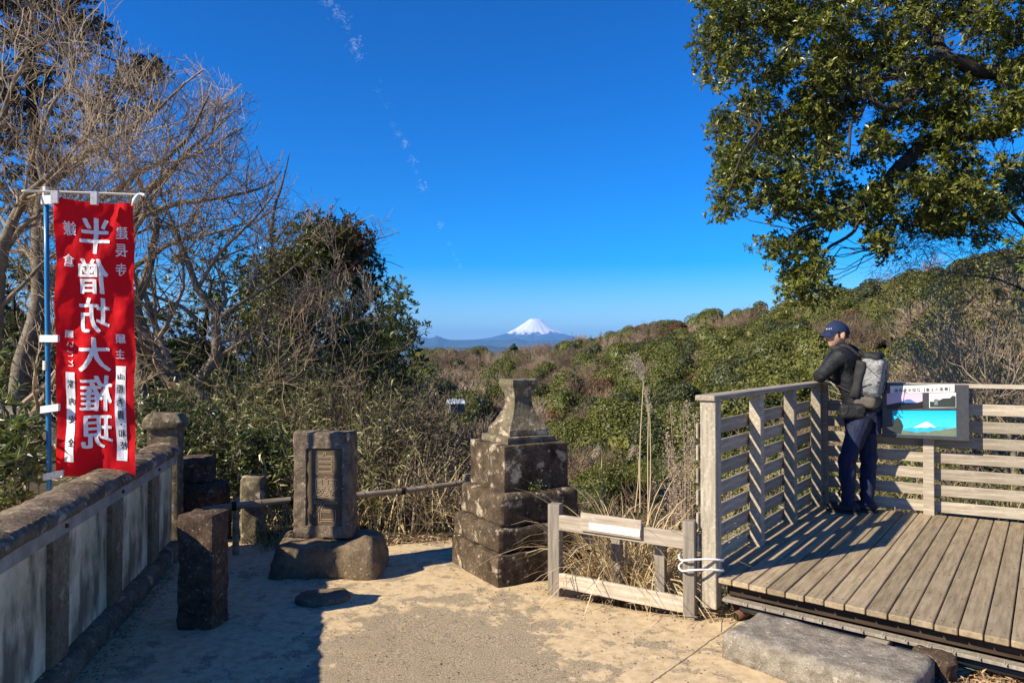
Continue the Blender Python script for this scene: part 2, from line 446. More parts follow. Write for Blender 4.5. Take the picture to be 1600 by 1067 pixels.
def grow(out, p, d, L, r, lvl, rng, up=.12, jit=.22, nseg=4, kids=(2, 4), ang=(.45, 1.0), shrink=.62, minr=.002, tips=None, ok=None):
    n_ = nseg if lvl > 0 else 3
    pts = [p]
    for i in range(n_):
        d = d + rng.normal(0, jit, 3) + np.array([0, 0, up]); d = d / np.linalg.norm(d)
        q = p + d * L / n_
        if ok is not None and not ok(q): return
        r0 = r * (1 - .55 * i / n_); r1 = r * (1 - .55 * (i + 1) / n_)
        out.append((p, q, max(r0, minr), max(r1, minr), lvl)); p = q; pts.append((p, d, r1))
    if tips is not None and lvl <= 1: tips.append((p, d))
    if lvl > 0:
        for _ in range(rng.integers(kids[0], kids[1] + 1)):
            i = rng.integers(1, n_ + 1); pp, dd, r1 = pts[i]
            grow(out, pp, rot_to(dd, rng.uniform(*ang), rng), L * shrink * rng.uniform(.75, 1.2), r1 * .62, lvl - 1, rng, up, jit, nseg, kids, ang, shrink, minr, tips, ok)
        grow(out, p, rot_to(d, .25, rng), L * shrink, r1 * .8, lvl - 1, rng, up, jit, nseg, kids, ang, shrink, minr, tips, ok)
def put_segs(M, out, m=0, thin=.012):
    P0 = np.array([o[0] for o in out]); P1 = np.array([o[1] for o in out]); R0 = np.array([o[2] for o in out]); R1 = np.array([o[3] for o in out])
    big = R0 > thin
    M.segs(P0[big], P1[big], R0[big], R1[big], 6, m); M.segs(P0[~big], P1[~big], R0[~big], R1[~big], 3, m)
def bare_mesh(name, seed, mat, Ht=7.0, lvl=4, minr=.014):
    rng = np.random.default_rng(seed); out = []
    out.append((np.array([0, 0, -3.]), np.array([0, 0, .4]), .2, .17, 9))
    for k in range(rng.integers(3, 5)):
        a = k * 2.1 + rng.uniform(-.5, .5)
        grow(out, np.array([0, 0, .3 + .35 * k]), np.array([math.cos(a) * .55, math.sin(a) * .55, 1.0]), Ht * .42, .12, lvl, rng, .1, .16, 4, (3, 4), (.4, .95), .66, minr)
    M = Mesher(); put_segs(M, out, 0, .04); return M.mesh(name, [mat])
EVG = [crown_mesh('evergreen_tree', s, M_EVG, R=3.3 + .5 * (s % 3), Ht=6.5 + (s % 2)) for s in (1, 2, 3)] + [crown_mesh('evergreen_tree', s, M_EVD, 3.4, 7) for s in (4, 5)]
EVGN = [crown_mesh('evergreen_tree', s, M_EVG, 3.6, 7, 12, 19000, .14) for s in (11, 12)] + [crown_mesh('evergreen_tree', 13, M_EVD, 3.5, 7, 12, 19000, .14)]
CONI = [crown_mesh('conifer_tree', 21, M_EVD, 2.6, 9, 8, 6000, .22, 'cone')]
GLD = [crown_mesh('golden_tree', 31, M_GOLD, 3.2, 6.0), crown_mesh('golden_tree', 32, M_RUST, 3.0, 6.0)]
GLDN = [crown_mesh('golden_tree', 33, M_GOLD, 3.2, 6.0, 12, 14000, .14)]
BARE = [bare_mesh('bare_tree', s, m, 7.5, 4) for s, m in ((41, M_TWIGB), (42, M_TWIG), (43, M_TWIG), (44, M_TWIGB), (45, M_TWIGL))]

rng = np.random.default_rng(77)
pts = []
# jittered rows: dense enough that crowns touch; nearer rows first
def patch(a):    # noise field that groups species in patches
    return
for r0 in np.arange(20, 480, 5.4):
    step = 5.4
    for az in np.arange(-.62, .70, step / r0):
        r = r0 + rng.uniform(-2, 2); z_ = az + rng.uniform(-.5, .5) * step / r0
        a = math.tan(z_); D = r * math.cos(z_)
        Rr = float(np.interp(a, A_K, R_K))
        if D > Rr + 14: continue
        if a < -.12 and D > 70: continue
        if D > 200 and rng.random() < .35: continue
        pts.append((r * math.sin(z_), D, a, Rr))
pts.sort(key=lambda p: math.hypot(p[0], p[1]))
cand = []
for x, y, a, Rr in pts:
    g = vnoise(np.array(x), np.array(y), 11, 2) + .55 * vnoise(np.array(x), np.array(y), 4.5, 5) + rng.normal(0, .28)
    wantbare = -.04 if a > .12 else .30 + (.2 if y > 60 else 0)
    if a < .10 and y > 55: wantbare = .46
    kind = 'bare' if g > (.42 - wantbare) else ('ever' if rng.random() < .93 else 'gold')
    if kind == 'ever' and rng.random() < .04: kind = 'coni'
    cand.append((x, y, a, kind))
# photograph's distinct trees
special = [
    # u, v of the crown centre, distance, kind, crown size factor, label, category
    (935, 612, 62, 'everN', 1.05, 'large round dense evergreen tree standing in the valley right of the stone pedestal'),
    (803, 541, 215, 'umb', .42, 'small umbrella shaped tree on the far ridge below the snow capped volcano'),
    (1405, 505, 62, 'goldN', 1.15, 'golden brown leaved tree high on the slope above the picture board'),
    (1515, 475, 75, 'goldN', 1.1, 'golden brown leaved tree beyond the deck at the right edge of the photo'),
    (1085, 590, 85, 'rust', .9, 'rust brown leaved tree beyond the tall plume grass'),
    (1380, 590, 40, 'goldN', .45, 'small golden shrub like tree just behind the grey backpack'),
]
sp_pos = []
def seat(u, v, h0, Dmin):
    for D in np.arange(Dmin, 600, 1.0):
        p = P(u, v, D)
        if Hs(p.x, D) + h0 >= p.z: return p, D
    return P(u, v, Dmin), Dmin
for i_, (u, v, D, kind, sc, lab) in enumerate(special):
    p, D = seat(u, v, 4.2 * sc, D * .6) if kind != 'umb' else (P(u, v, D), D); special[i_] = (u, v, D, kind, sc, lab); sp_pos.append((p.x, D))
zone_used = {}
def zone_label(kind, x, y, sc):
    a = x / y
    if a < -.25: hor = 'behind the left bank'
    elif a < -.02: hor = 'left of the pedestal'
    elif a < .12: hor = 'behind the pedestal'
    elif a < .28: hor = 'behind the low fence'
    elif a < .45: hor = 'behind the left railing'
    elif a < .56: hor = 'behind the person'
    else: hor = 'behind the picture board'
    uu = 800 + a * F
    anch = [(600, 'behind the left bank'), (690, 'left of the small valley house'), (740, 'beyond the small valley house'), (785, 'left of the pedestal neck'), (840, 'behind the pedestal neck'), (900, 'just right of the pedestal'), (950, 'above the notice board'),
        (990, 'left of the tallest plume'), (1035, 'behind the tall plumes'), (1085, 'left of the deck corner post'), (1150, 'above the first railing gap'), (1215, 'above the second railing gap'), (1265, 'left of the leaning person'), (1330, 'behind the person'),
        (1390, 'behind the backpack'), (1450, 'left above the picture board'), (1515, 'right above the picture board'), (3000, 'beyond the railing at right')]
    hor = next(t for lim, t in anch if uu < lim)
    dep = next(t for lim, t in [(48, 'low on the near slope'), (62, 'on the lower slope'), (78, 'just below mid slope'), (95, 'half way up the slope'), (120, 'above mid slope'), (150, 'high on the slope'), (9999, 'near the far ridge')] if y < lim)
    nm = {'bare': 'bare brown tree', 'ever': 'round evergreen tree', 'gold': 'golden leaved tree', 'coni': 'dark conifer tree'}[kind]
    sz_ = 'small' if sc < .78 else ('medium' if sc < 1.05 else 'large')
    return f'{sz_} {nm} {dep}, {hor}', f'{nm}s {dep}, {hor}'
count = 0; rest = {'bare': [], 'ever': [], 'gold': [], 'coni': []}
for x, y, a, kind in cand:
    if any((x - sx) ** 2 + (y - sy) ** 2 < (22 if i_ == 0 else 9) for i_, (sx, sy) in enumerate(sp_pos)): continue
    # sight line to the big round evergreen kept free of closer crowns of the same height
    if abs(x / y - (935 - 800) / F) < .07 and 38 < y < 60: continue
    z = Hs(x, y)
    r = math.hypot(x, y)
    sc = rng.uniform(.75, 1.3) * (.55 if r < 32 else (.8 if r < 45 else 1.0)) * (1.36 if kind != 'bare' else 1.05)
    if r < 26: kind = 'ever' if rng.random() < .5 else 'bare'
    if kind == 'ever': me = EVGN[rng.integers(3)] if r < 80 else EVG[rng.integers(5)]
    elif kind == 'bare': me = BARE[rng.integers(5)]
    elif kind == 'coni': me = CONI[0]
    else: me = GLDN[0] if r < 70 else GLD[rng.integers(2)]
    if -0.35 > a and r < 35: continue
    if count < 285 and a > -.2:
        o = link(me.name.split('.')[0], me, None, (x, y, z - .4))
        o.rotation_euler = (rng.normal(0, .05), rng.normal(0, .05), rng.uniform(0, 6.3)); o.scale = (sc, sc, sc * rng.uniform(.85, 1.15))
        lab, grp = zone_label(kind, x, y, sc)
        tag(o, lab, 'tree', grp); count += 1
    else:
        rest[kind].append((x, y, z - .4, rng.uniform(0, 6.3), sc))
for (u, v, D, kind, sc, lab) in special:
    me = {'everN': EVGN[0], 'umb': EVG[3], 'goldN': GLDN[0], 'rust': GLD[1]}[kind]
    p = P(u, v, D); h0 = 4.0 * sc
    o = link(me.name.split('.')[0], me, None, (p.x, D, p.z - h0), rz=u * .1); o.scale = (sc, sc, sc)
    tag(o, lab, 'tree')
# the far wood: one object of trees on points
def gn_mass(name, plist, meshes, label, extra=0):
    V = np.array([p[:3] for p in plist]); me = mesh_np(name, V, np.zeros((0, 4), np.int32)) if False else bpy.data.meshes.new(name)
    me.vertices.add(len(V)); me.vertices.foreach_set('co', V.astype(np.float32).ravel())
    for an, col in (('rz', 3), ('sc', 4)):
        at = me.attributes.new(an, 'FLOAT', 'POINT'); at.data.foreach_set('value', np.array([p[col] for p in plist], np.float32))
    o = link(name, me)
    c = bpy.data.collections.new(name + '_kinds')
    for k, m in enumerate(meshes):
        q = bpy.data.objects.new('tree_kind', m); c.objects.link(q)
    g = bpy.data.node_groups.new(name, 'GeometryNodeTree')
    g.interface.new_socket('Geometry', in_out='INPUT', socket_type='NodeSocketGeometry')
    g.interface.new_socket('Geometry', in_out='OUTPUT', socket_type='NodeSocketGeometry')
    gi = g.nodes.new('NodeGroupInput'); go = g.nodes.new('NodeGroupOutput')
    mp = g.nodes.new('GeometryNodeMeshToPoints'); ip = g.nodes.new('GeometryNodeInstanceOnPoints'); ci = g.nodes.new('GeometryNodeCollectionInfo')
    ci.inputs[0].default_value = c; ci.inputs['Separate Children'].default_value = True; ci.inputs['Reset Children'].default_value = True
    na1 = g.nodes.new('GeometryNodeInputNamedAttribute'); na1.data_type = 'FLOAT'; na1.inputs[0].default_value = 'rz'
    na2 = g.nodes.new('GeometryNodeInputNamedAttribute'); na2.data_type = 'FLOAT'; na2.inputs[0].default_value = 'sc'
    cx = g.nodes.new('ShaderNodeCombineXYZ'); e2r = g.nodes.new('FunctionNodeEulerToRotation')
    L = g.links.new
    L(gi.outputs[0], mp.inputs[0]); L(mp.outputs[0], ip.inputs['Points']); L(ci.outputs[0], ip.inputs['Instance']); ip.inputs['Pick Instance'].default_value = True
    L(na1.outputs[0], cx.inputs[2]); L(cx.outputs[0], e2r.inputs[0]); L(e2r.outputs[0], ip.inputs['Rotation']); L(na2.outputs[0], ip.inputs['Scale'])
    rl = g.nodes.new('FunctionNodeRandomValue'); rl.data_type = 'INT'; rl.inputs['Min'].default_value = 0; rl.inputs['Max'].default_value = len(meshes) - 1
    for s_ in rl.outputs:
        if s_.enabled: L(s_, ip.inputs['Instance Index'])
    L(ip.outputs[0], go.inputs[0])
    md = o.modifiers.new('wood', 'NODES'); md.node_group = g
    tag(o, label, kind='stuff')
    return o
# woods on the lower hills beyond the ridge, seen left of the pedestal
for _ in range(420):
    az = rng.uniform(-.3, .06); r = rng.uniform(380, 1000)
    rest['bare' if rng.random() < .6 else 'ever'].append((r * math.sin(az), r * math.cos(az), Hs(r * math.sin(az), r * math.cos(az)), rng.uniform(0, 6), rng.uniform(1, 1.5)))
gn_mass('bare_woodland', rest['bare'], BARE, 'grey brown leafless woodland covering the far slopes and ridge')
gn_mass('evergreen_woodland', rest['ever'] + rest['gold'] + rest['coni'], EVG + GLD[1:], 'dark green evergreen woodland covering the far slopes and ridge')
# low scrub under the trees of the slopes
sc_pts = []
for _ in range(1300):
    az = rng.uniform(-.15, .70); r = 16 + 130 * rng.random() ** 1.3
    x, y = r * math.sin(az), r * math.cos(az)
    sc_pts.append((x, y, Hs(x, y) - .9, rng.uniform(0, 6.3), rng.uniform(.14, .34) * (1 + r / 160)))
gn_mass('slope_scrub', sc_pts, [BARE[0], EVG[1], EVG[2], EVG[0], EVG[3], BARE[2]], 'brown and green scrub filling the slope under the trees')

# ------------------------------------------------------------------ haze
hz = N('haze_air'); hz.t.nodes.remove(hz.b)
pv = hz.n('VolumePrincipled'); pv.inputs['Color'].default_value = (.16, .46, 1.0, 1); pv.inputs['Density'].default_value = 1.5e-5
hz.l(pv.outputs[0], hz.out.inputs['Volume'])
bm = box_bm(250000, 250000, 3750, (0, 0, 3750 / 2 - 260))
tag(link('haze', mesh_bm('haze', bm, hz.m)), 'thin blue air between the terrace and the far mountains', kind='stuff')

# ------------------------------------------------------------------ stone and ground materials
def stone_mat(name, dark, mid, pale, pf=.62, sc=7, moss=None, bs=.7, bd=.012):
    dark, mid, pale = [(q[0] * 1.12, q[1] * 1.0, q[2] * .84) for q in (dark, mid, pale)]
    n = N(name, .93, .15)
    a = n.noise(sc, 8, .68); b = n.noise(sc * 3.1, 6, .7, dist=.4); l = n.noise(sc * 1.15, 5, .62, vec=None, stretch=(1.1, .9, 1.2))
    c = n.ramp(a, [(.32, dark), (.62, mid)])
    c = n.mix(n.ramp(b, [(.56, 0.0), (.70, .55)]), c, pale)
    c = n.mix(n.ramp(l, [(pf, 0.0), (pf + .07, .85)]), c, pale)
    v = n.n('TexVoronoi'); v.inputs['Scale'].default_value = sc * 2.6; v.distance = 'EUCLIDEAN'; n.l(n.coord(), v.inputs['Vector'])
    spot = n.ramp(v.outputs['Distance'], [(.12, .8), (.2, 0.0)]); spot = n.math('MULTIPLY', spot, n.ramp(n.noise(sc * .6, 2), [(.5, 0.0), (.56, 1.0)]))
    c = n.mix(spot, c, tuple(x * 1.15 for x in pale))
    if moss:
        c = n.mix(n.ramp(n.noise(sc * .5, 4), [(.5, 0.0), (.62, .75)]), c, moss)
    f3 = n.noise(sc * 11, 4, .75); c = n.mix(n.ramp(f3, [(.40, .55), (.52, 0.0)]), c, dark)
    n.bump(n.math('ADD', n.math('ADD', n.math('MULTIPLY', a, .6), n.math('MULTIPLY', b, .5)), n.math('MULTIPLY', f3, .35)), bs, bd)
    return n.color(c)
M_PED = stone_mat('weathered_dark_stone', (.022, .017, .013), (.115, .095, .074), (.44, .41, .35), .575, 6, bs=1.0, bd=.02)
M_NECK = stone_mat('mossy_pale_stone', (.05, .043, .034), (.22, .20, .155), (.50, .475, .40), .55, 8, (.15, .14, .085), bs=1.0, bd=.015)
M_PIL = stone_mat('lichened_pillar_stone', (.035, .026, .022), (.12, .093, .078), (.40, .38, .32), .62, 9, bs=1.0, bd=.02)
M_STELE = stone_mat('rough_grey_stone', (.06, .05, .042), (.24, .21, .175), (.44, .41, .36), .60, 10, bs=1.0, bd=.022)
M_PANEL = stone_mat('smooth_brown_stone', (.075, .058, .042), (.13, .105, .078), (.2, .17, .13), .7, 8, bs=.3, bd=.004)
M_ROCK = stone_mat('brown_boulder', (.08, .067, .052), (.22, .185, .14), (.34, .30, .24), .70, 8, bs=1.0, bd=.02)
M_COPE = stone_mat('lichened_coping', (.07, .058, .045), (.24, .205, .165), (.44, .40, .34), .58, 5, bs=1.0, bd=.02)
M_SLAB = stone_mat('grey_step_stone', (.13, .125, .115), (.33, .33, .32), (.48, .48, .47), .60, 13, bs=1.0, bd=.02)
M_BLACK = plain('bore_shade_black', (.012, .011, .01), .9, .1)
# render wall: pale plaster with dark streaks running down
n = N('stained_plaster', .92, .15)
a = n.noise(3.0, 7, .65); st = n.noise(4.0, 5, .6, stretch=(1.6, 1.6, .5)); sp = n.noise(22, 5, .7)
c = n.ramp(a, [(.38, (.50, .40, .23)), (.60, (.80, .68, .45))])
c = n.mix(n.ramp(st, [(.46, 0.0), (.62, .85)]), c, (.15, .12, .08))
c = n.mix(n.ramp(sp, [(.62, 0.0), (.7, .4)]), c, (.09, .08, .06))
n.bump(n.math('ADD', a, n.math('MULTIPLY', sp, .4)), .5, .012); M_PLASTER = n.color(c)
M_PILASTER = stone_mat('dark_pilaster', (.09, .075, .055), (.26, .225, .165), (.45, .41, .32), .60, 4)
n = N('band_concrete', .85, .2); a = n.noise(8, 6, .6)
n.color(n.ramp(a, [(.35, (.26, .225, .175)), (.65, (.40, .36, .30))])); n.bump(a, .3, .005); M_BAND = n.m

# sandy terrace
n = N('sandy_ground', .97, .08)
fine = n.noise(260, 3, .7); mid = n.noise(16, 6, .62); big = n.noise(2.1, 7, .66, dist=.5); patchy = n.noise(5.2, 9, .74, dist=.3)
sand = n.ramp(mid, [(.3, (.42, .305, .165)), (.55, (.57, .445, .275)), (.75, (.64, .515, .335))])
sand = n.mix(n.ramp(fine, [(.35, .3), (.55, 0.0)]), sand, (.26, .19, .11))
grit = n.noise(140, 4, .75)
asph = n.ramp(grit, [(.35, (.11, .087, .058)), (.50, (.27, .22, .15)), (.62, (.50, .41, .27))])
mp = n.n('Mapping'); n.l(n.coord(), mp.inputs[0]); mp.inputs['Location'].default_value = (.42 / 1.05, -3.95 / 1.55, 0); mp.inputs['Scale'].default_value = (1 / 1.05, 1 / 1.55, 0)
ln = n.n('VectorMath', operation='LENGTH'); n.l(mp.outputs[0], ln.inputs[0])
w = n.ramp(ln.outputs['Value'], [(.30, .28), (.66, .10), (1.3, -.03)])
w2 = n.math('SUBTRACT', w, n.math('MULTIPLY', n.ramp(ln.outputs['Value'], [(1.0, 0.0), (1.6, 1.0)]), .0))
k = n.math('ADD', n.math('ADD', n.math('MULTIPLY', patchy, .65), n.math('MULTIPLY', big, .35)), n.math('MULTIPLY', w2, .62))
mask = n.ramp(k, [(.535, 0.0), (.56, .85), (.60, 1.0)])
col = n.mix(mask, sand, asph)
def line(x0, y0, x1, y1, wd):
    L = math.hypot(x1 - x0, y1 - y0); dx, dy = (x1 - x0) / L, (y1 - y0) / L
    m = n.n('VectorMath', operation='DOT_PRODUCT'); n.l(n.coord(), m.inputs[0]); m.inputs[1].default_value = (-dy, dx, 0)
    s = n.n('VectorMath', operation='DOT_PRODUCT'); n.l(n.coord(), s.inputs[0]); s.inputs[1].default_value = (dx, dy, 0)
    d = n.math('ABSOLUTE', n.math('ADD', n.math('SUBTRACT', m.outputs['Value'], -dy * x0 + dx * y0), n.math('MULTIPLY', n.math('SUBTRACT', mid, .5), .03)))
    t = n.math('SUBTRACT', s.outputs['Value'], dx * x0 + dy * y0)
    return n.math('MULTIPLY', n.math('LESS_THAN', d, wd), n.math('MULTIPLY', n.math('GREATER_THAN', t, 0), n.math('LESS_THAN', t, L)))
g0, g1 = G(1165, 962), G(985, 1090); g2, g3 = G(470, 1090), G(500, 955)
seam = line(g0.x, g0.y, g1.x, g1.y, .005)
col = n.mix(n.math('MULTIPLY', seam, .8), col, (.10, .075, .05))
n.bump(n.math('ADD', n.math('ADD', n.math('MULTIPLY', mid, .4), n.math('MULTIPLY', fine, .25)), n.math('ADD', n.math('MULTIPLY', mask, -.25), n.math('MULTIPLY', seam, -.5))), .55, .012)
M_SAND = n.color(col)

edge_poly = [(-9, -9), (-9, 6.4), (-3.4, 6.9), (-2.1, 6.75), (-1.2, 6.55), (-.55, 6.75), (.1, 6.6), (.6, 6.2), (.62, 5.35), (.36, 5.2), (.75, 4.97), (1.2, 4.78), (1.5, 4.95), (2.4, 4.6), (4.4, 3.2), (9, 0), (9, -9)]
def inside(px, py, poly):
    px = np.asarray(px); py = np.asarray(py); r = np.zeros(px.shape, bool); j = len(poly) - 1
    for i in range(len(poly)):
        xi, yi = poly[i]; xj, yj = poly[j]
        cnd = ((yi > py) != (yj > py)) & (px < (xj - xi) * (py - yi) / (yj - yi + 1e-12) + xi)
        r ^= cnd; j = i
    return r
def dist_poly(px, py, poly):
    d = np.full(np.shape(px), 1e9)
    for i in range(len(poly)):
        x0, y0 = poly[i - 1]; x1, y1 = poly[i]; L2 = (x1 - x0) ** 2 + (y1 - y0) ** 2
        t = np.clip(((px - x0) * (x1 - x0) + (py - y0) * (y1 - y0)) / L2, 0, 1)
        d = np.minimum(d, np.hypot(px - x0 - t * (x1 - x0), py - y0 - t * (y1 - y0)))
    return d
xs = np.concatenate([np.linspace(-9, -3, 20, endpoint=False), np.linspace(-3, 3.2, 190, endpoint=False), np.linspace(3.2, 9, 20)])
ys = np.concatenate([np.linspace(-9, 2.6, 30, endpoint=False), np.linspace(2.6, 7.2, 150)])
XX, YY = np.meshgrid(xs, ys)
ins = inside(XX, YY, edge_poly); dd = dist_poly(XX, YY, edge_poly)
ZZ = np.array([[fbm((x, y, 0), 1.1, 3) * .018 + fbm((x, y, 3), 7, 3) * .007 for x in xs] for y in ys])
ZZ = np.where(ins, ZZ - .03 * np.clip(1 - dd / .15, 0, 1), -.03 - dd * 1.1)
idx = np.arange(XX.size).reshape(XX.shape)
Q = np.stack([idx[:-1, :-1], idx[:-1, 1:], idx[1:, 1:], idx[1:, :-1]], -1).reshape(-1, 4)
keep = (ZZ.ravel()[Q] > -.5).all(1)
tag(link('sandy_ground', mesh_np('sandy_ground', np.stack([XX, YY, ZZ], -1).reshape(-1, 3), Q[keep], None, [M_SAND], True)), 'sandy terrace ground with worn grey patches and a straight seam', kind='structure')

# ------------------------------------------------------------------ boundary wall on the left
wall = empty('boundary_wall', (-2.3, 3.753, 0), label='low stained plaster wall with rounded stone coping along the left side', cat='wall')
WD = Vector((-.2099, .9777, 0)); WN = Vector((.9777, .2099, 0))      # along the wall, towards the terrace
WR = math.atan2(WD.y, WD.x)
def wall_part(name, bm, mat, s0, smooth=False):
    """pieces are modelled with x along the wall from s0, y towards the outside, z up"""
    me = mesh_bm(name, bm, mat, smooth)
    return link(name, me, wall, loc=WD * s0, rz=WR)
S0, S1 = -6.2, 2.48
def strip_bm(L, profile, step=.06, amp=.006, sc=5, off=0, closed=True):
    """a profile (y,z) run along x with an uneven surface"""
    bm = bmesh.new(); n_ = max(2, int(L / step)); rows = []
    for i in range(n_ + 1):
        x = L * i / n_; row = []
        for (y, z) in profile:
            e = fbm((x + off, y, z), sc, 4) * amp * 2
            row.append(bm.verts.new((x, y + e * (.5 if y > 0 else -.5), z + e)))
        rows.append(row)
    m = len(profile)
    for i in range(n_):
        for j in range(m):
            bm.faces.new((rows[i][j], rows[i + 1][j], rows[i + 1][(j + 1) % m], rows[i][(j + 1) % m]))
    bm.faces.new(rows[0]); bm.faces.new(list(reversed(rows[-1])))
    bmesh.ops.recalc_face_normals(bm, faces=bm.faces[:])
    return bm
# coping: dome topped, five lengths
cp = [(-.045, .832), (-.058, .85), (-.055, .875), (-.03, .90), (.02, .920), (.08, .926), (.15, .922), (.205, .902), (.235, .875), (.24, .855), (.235, .832), (.12, .830)]
cl = (S1 + .02 - S0) / 5
for i in range(5):
    wall_part('coping_stone', strip_bm(cl - .004, cp, .03, .013, 9, i * 3.3), M_COPE, S0 + cl * i, 2)
wall_part('band', strip_bm(S1 - S0, [(-.022, .752), (-.022, .828), (.20, .828), (.20, .752)], .2, .002, 4), M_BAND, S0)
wall_part('base_curb', strip_bm(S1 - S0, [(-.075, -.15), (-.07, .085), (-.045, .115), (.02, .12), (.30, .12), (.30, -.3)], .05, .012, 6), M_COPE, S0, True)
pil = [-5.51 + .92 * i for i in range(9)]
pil = [p for p in pil if p < S1 - .1]
for i, p in enumerate(pil):
    wall_part('pilaster', strip_bm(.22, [(-.016, .12), (-.016, .752), (.05, .752), (.05, .12)], .04, .004, 9, i), M_PILASTER, p - .11)
pe = [S0] + [p for p in pil] + [S1]
for i in range(len(pe) - 1):
    a0 = pe[i] + (.11 if i else 0); a1 = pe[i + 1] - (.11 if i + 1 < len(pe) - 1 else 0)
    wall_part('plaster_panel', strip_bm(a1 - a0, [(.012, .118), (.012, .7525), (.19, .7525), (.19, .118)], .08, .003, 4, i * 2), M_PLASTER, a0)
    if False: wall_part('groove', strip_bm(.02, [(.004, .125), (.004, .745), (.02, .745), (.02, .125)], .02, 0, 4), M_PILASTER, a0 + .05)
M_RUSTY = plain('rusted_iron', (.13, .06, .035), .8, .3, 40)
for s in (-.9, .05, 1.0, 1.9):
    bolts = bmesh.new()
    r = bmesh.ops.create_cone(bolts, cap_ends=True, segments=10, radius1=.013, radius2=.010, depth=.012)
    bmesh.ops.transform(bolts, matrix=Matrix.Translation((s, -.03, .79)) @ Matrix.Rotation(math.pi / 2, 4, 'X'), verts=r['verts'])
    wall_part('bolt', bolts, M_RUSTY, 0)
# end pier with a low hipped cap
pier = empty('stone_pier', P(258, 850, 6.45).xy.to_3d(), WR, label='square stone end pier with low domed cap at the far end of the plaster wall', cat='pillar')
link('shaft', mesh_bm('shaft', stone_bm(.25, .25, 1.03, (10, 10, 24), .012, .010, 9), M_NECK, 2), pier)
cap = stone_bm(.31, .31, .13, (12, 12, 7), .02, .008, 9, 4, taper=lambda t: 1 - .55 * max(0, t - .45) ** 1.3)
link('cap_stone', mesh_bm('cap_stone', cap, M_NECK, 2), pier, loc=(0, 0, 1.02))

# ------------------------------------------------------------------ stones
def stone(name, lab, cat, mat, dims, loc, rz, n_=(10, 10, 8), rnd=.03, amp=.01, sc=6, off=0., taper=None, group=None):
    o = link(name, mesh_bm(name, stone_bm(*dims, n_, rnd, amp, sc, off, taper=taper), mat, 2), None, loc, rz)
    return tag(o, lab, cat, group)
p = G(309, 984); stone('stone_pillar', 'short square dark stone pillar with pale lichen standing in wall shade at left', 'stone pillar', M_PIL, (.225, .20, .72), (p.x - .01, p.y + .10, -.03), -.12, (14, 14, 40), .010, .012, 12, 3)
p = G(388, 850); stone('stone_post', 'mossy broken stone post behind the bamboo rail left of the inscribed stone', 'stone post', M_NECK, (.20, .18, .68), (p.x, 6.62, -.1), .1, (8, 8, 22), .03, .014, 9, 7)
stone('rough_rock', 'upper dark square rock stacked beside the end of the plaster wall', 'rock', M_PIL, (.30, .28, .22), (-2.88, 6.78, .50), .2, (9, 9, 6), .04, .02, 6, 8)
stone('rough_rock', 'lower dark angular rock stacked beside the end of the plaster wall', 'rock', M_PIL, (.40, .32, .56), (-2.80, 6.72, -.05), -.2, (9, 9, 10), .05, .03, 5, 12)
p = G(497, 947); stone('flat_stone', 'flat round dark stone sunk in the ground before the inscribed stone', 'stone', M_ROCK, (.37, .30, .06), (p.x, p.y + .13, -.025), .3, (12, 10, 3), .028, .008, 9, 17)
# rounded by pulling the corners in
me = bpy.data.objects['flat_stone'].data
for v in me.vertices:
    r = math.hypot(v.co.x / .185, v.co.y / .15); 
    if r > 1: v.co.x /= r; v.co.y /= r
# inscribed stone with boulder base
st = empty('inscribed_stone', (-1.42, 5.72, 0), -.10, label='upright rectangular stone tablet with sunken inscribed panel on a boulder base', cat='stone tablet')
bb = stone_bm(.84, .46, .32, (34, 20, 14), .075, .04, 4.5, 21)
for f_v in bb.verts: f_v.co.x *= 1 - .10 * (f_v.co.z / .33)
link('boulder_base', mesh_bm('boulder_base', bb, M_ROCK, 2), st, loc=(0.03, -.02, -.04), rz=.1)
sb = stone_bm(.445, .20, .80, (36, 8, 60), .018, .010, 13, 31)
rx0, rx1, rz0, rz1 = -.118, .158, .10, .67
for v in sb.verts:
    if v.co.y < -.07 and rx0 < v.co.x < rx1 and rz0 < v.co.z < rz1: v.co.y = -.068
tab = link('tablet', mesh_bm('tablet', sb, M_STELE, 2), st, loc=(-.005, -.03, .275))
link('sunken_panel', mesh_bm('sunken_panel', box_bm(rx1 - rx0 + .006, .02, rz1 - rz0 + .006, ((rx0 + rx1) / 2, -.0765 - .002, (rz0 + rz1) / 2)), M_PANEL), tab)
def glyph(ch, weight=0.0, res=3, fill=True):
    """outline of one character as a mesh in the xy plane, box-normalised to 0..1"""
    c = bpy.data.curves.new('glyph', 'FONT'); c.body = ch; c.size = 1; c.resolution_u = res; c.offset = weight
    c.fill_mode = 'BOTH' if fill else 'NONE'
    o = bpy.data.objects.new('glyph', c); COL.objects.link(o)
    dg = bpy.context.evaluated_depsgraph_get(); me = bpy.data.meshes.new_from_object(o.evaluated_get(dg))
    V = np.array([v.co[:] for v in me.vertices]) if len(me.vertices) else np.zeros((1, 3))
    Fs = [list(p.vertices) for p in me.polygons]; E = [tuple(e.vertices) for e in me.edges]
    bpy.data.objects.remove(o); bpy.data.curves.remove(c); bpy.data.meshes.remove(me)
    return V, Fs, E
def norm_box(V, box=None):
    lo, hi = V[:, :2].min(0), V[:, :2].max(0); U = V.copy(); U[:, :2] = (V[:, :2] - lo) / (hi - lo + 1e-9); return U
M_CARVE = stone_mat('carved_edge', (.34, .30, .23), (.46, .41, .32), (.52, .48, .40), .7, 20)
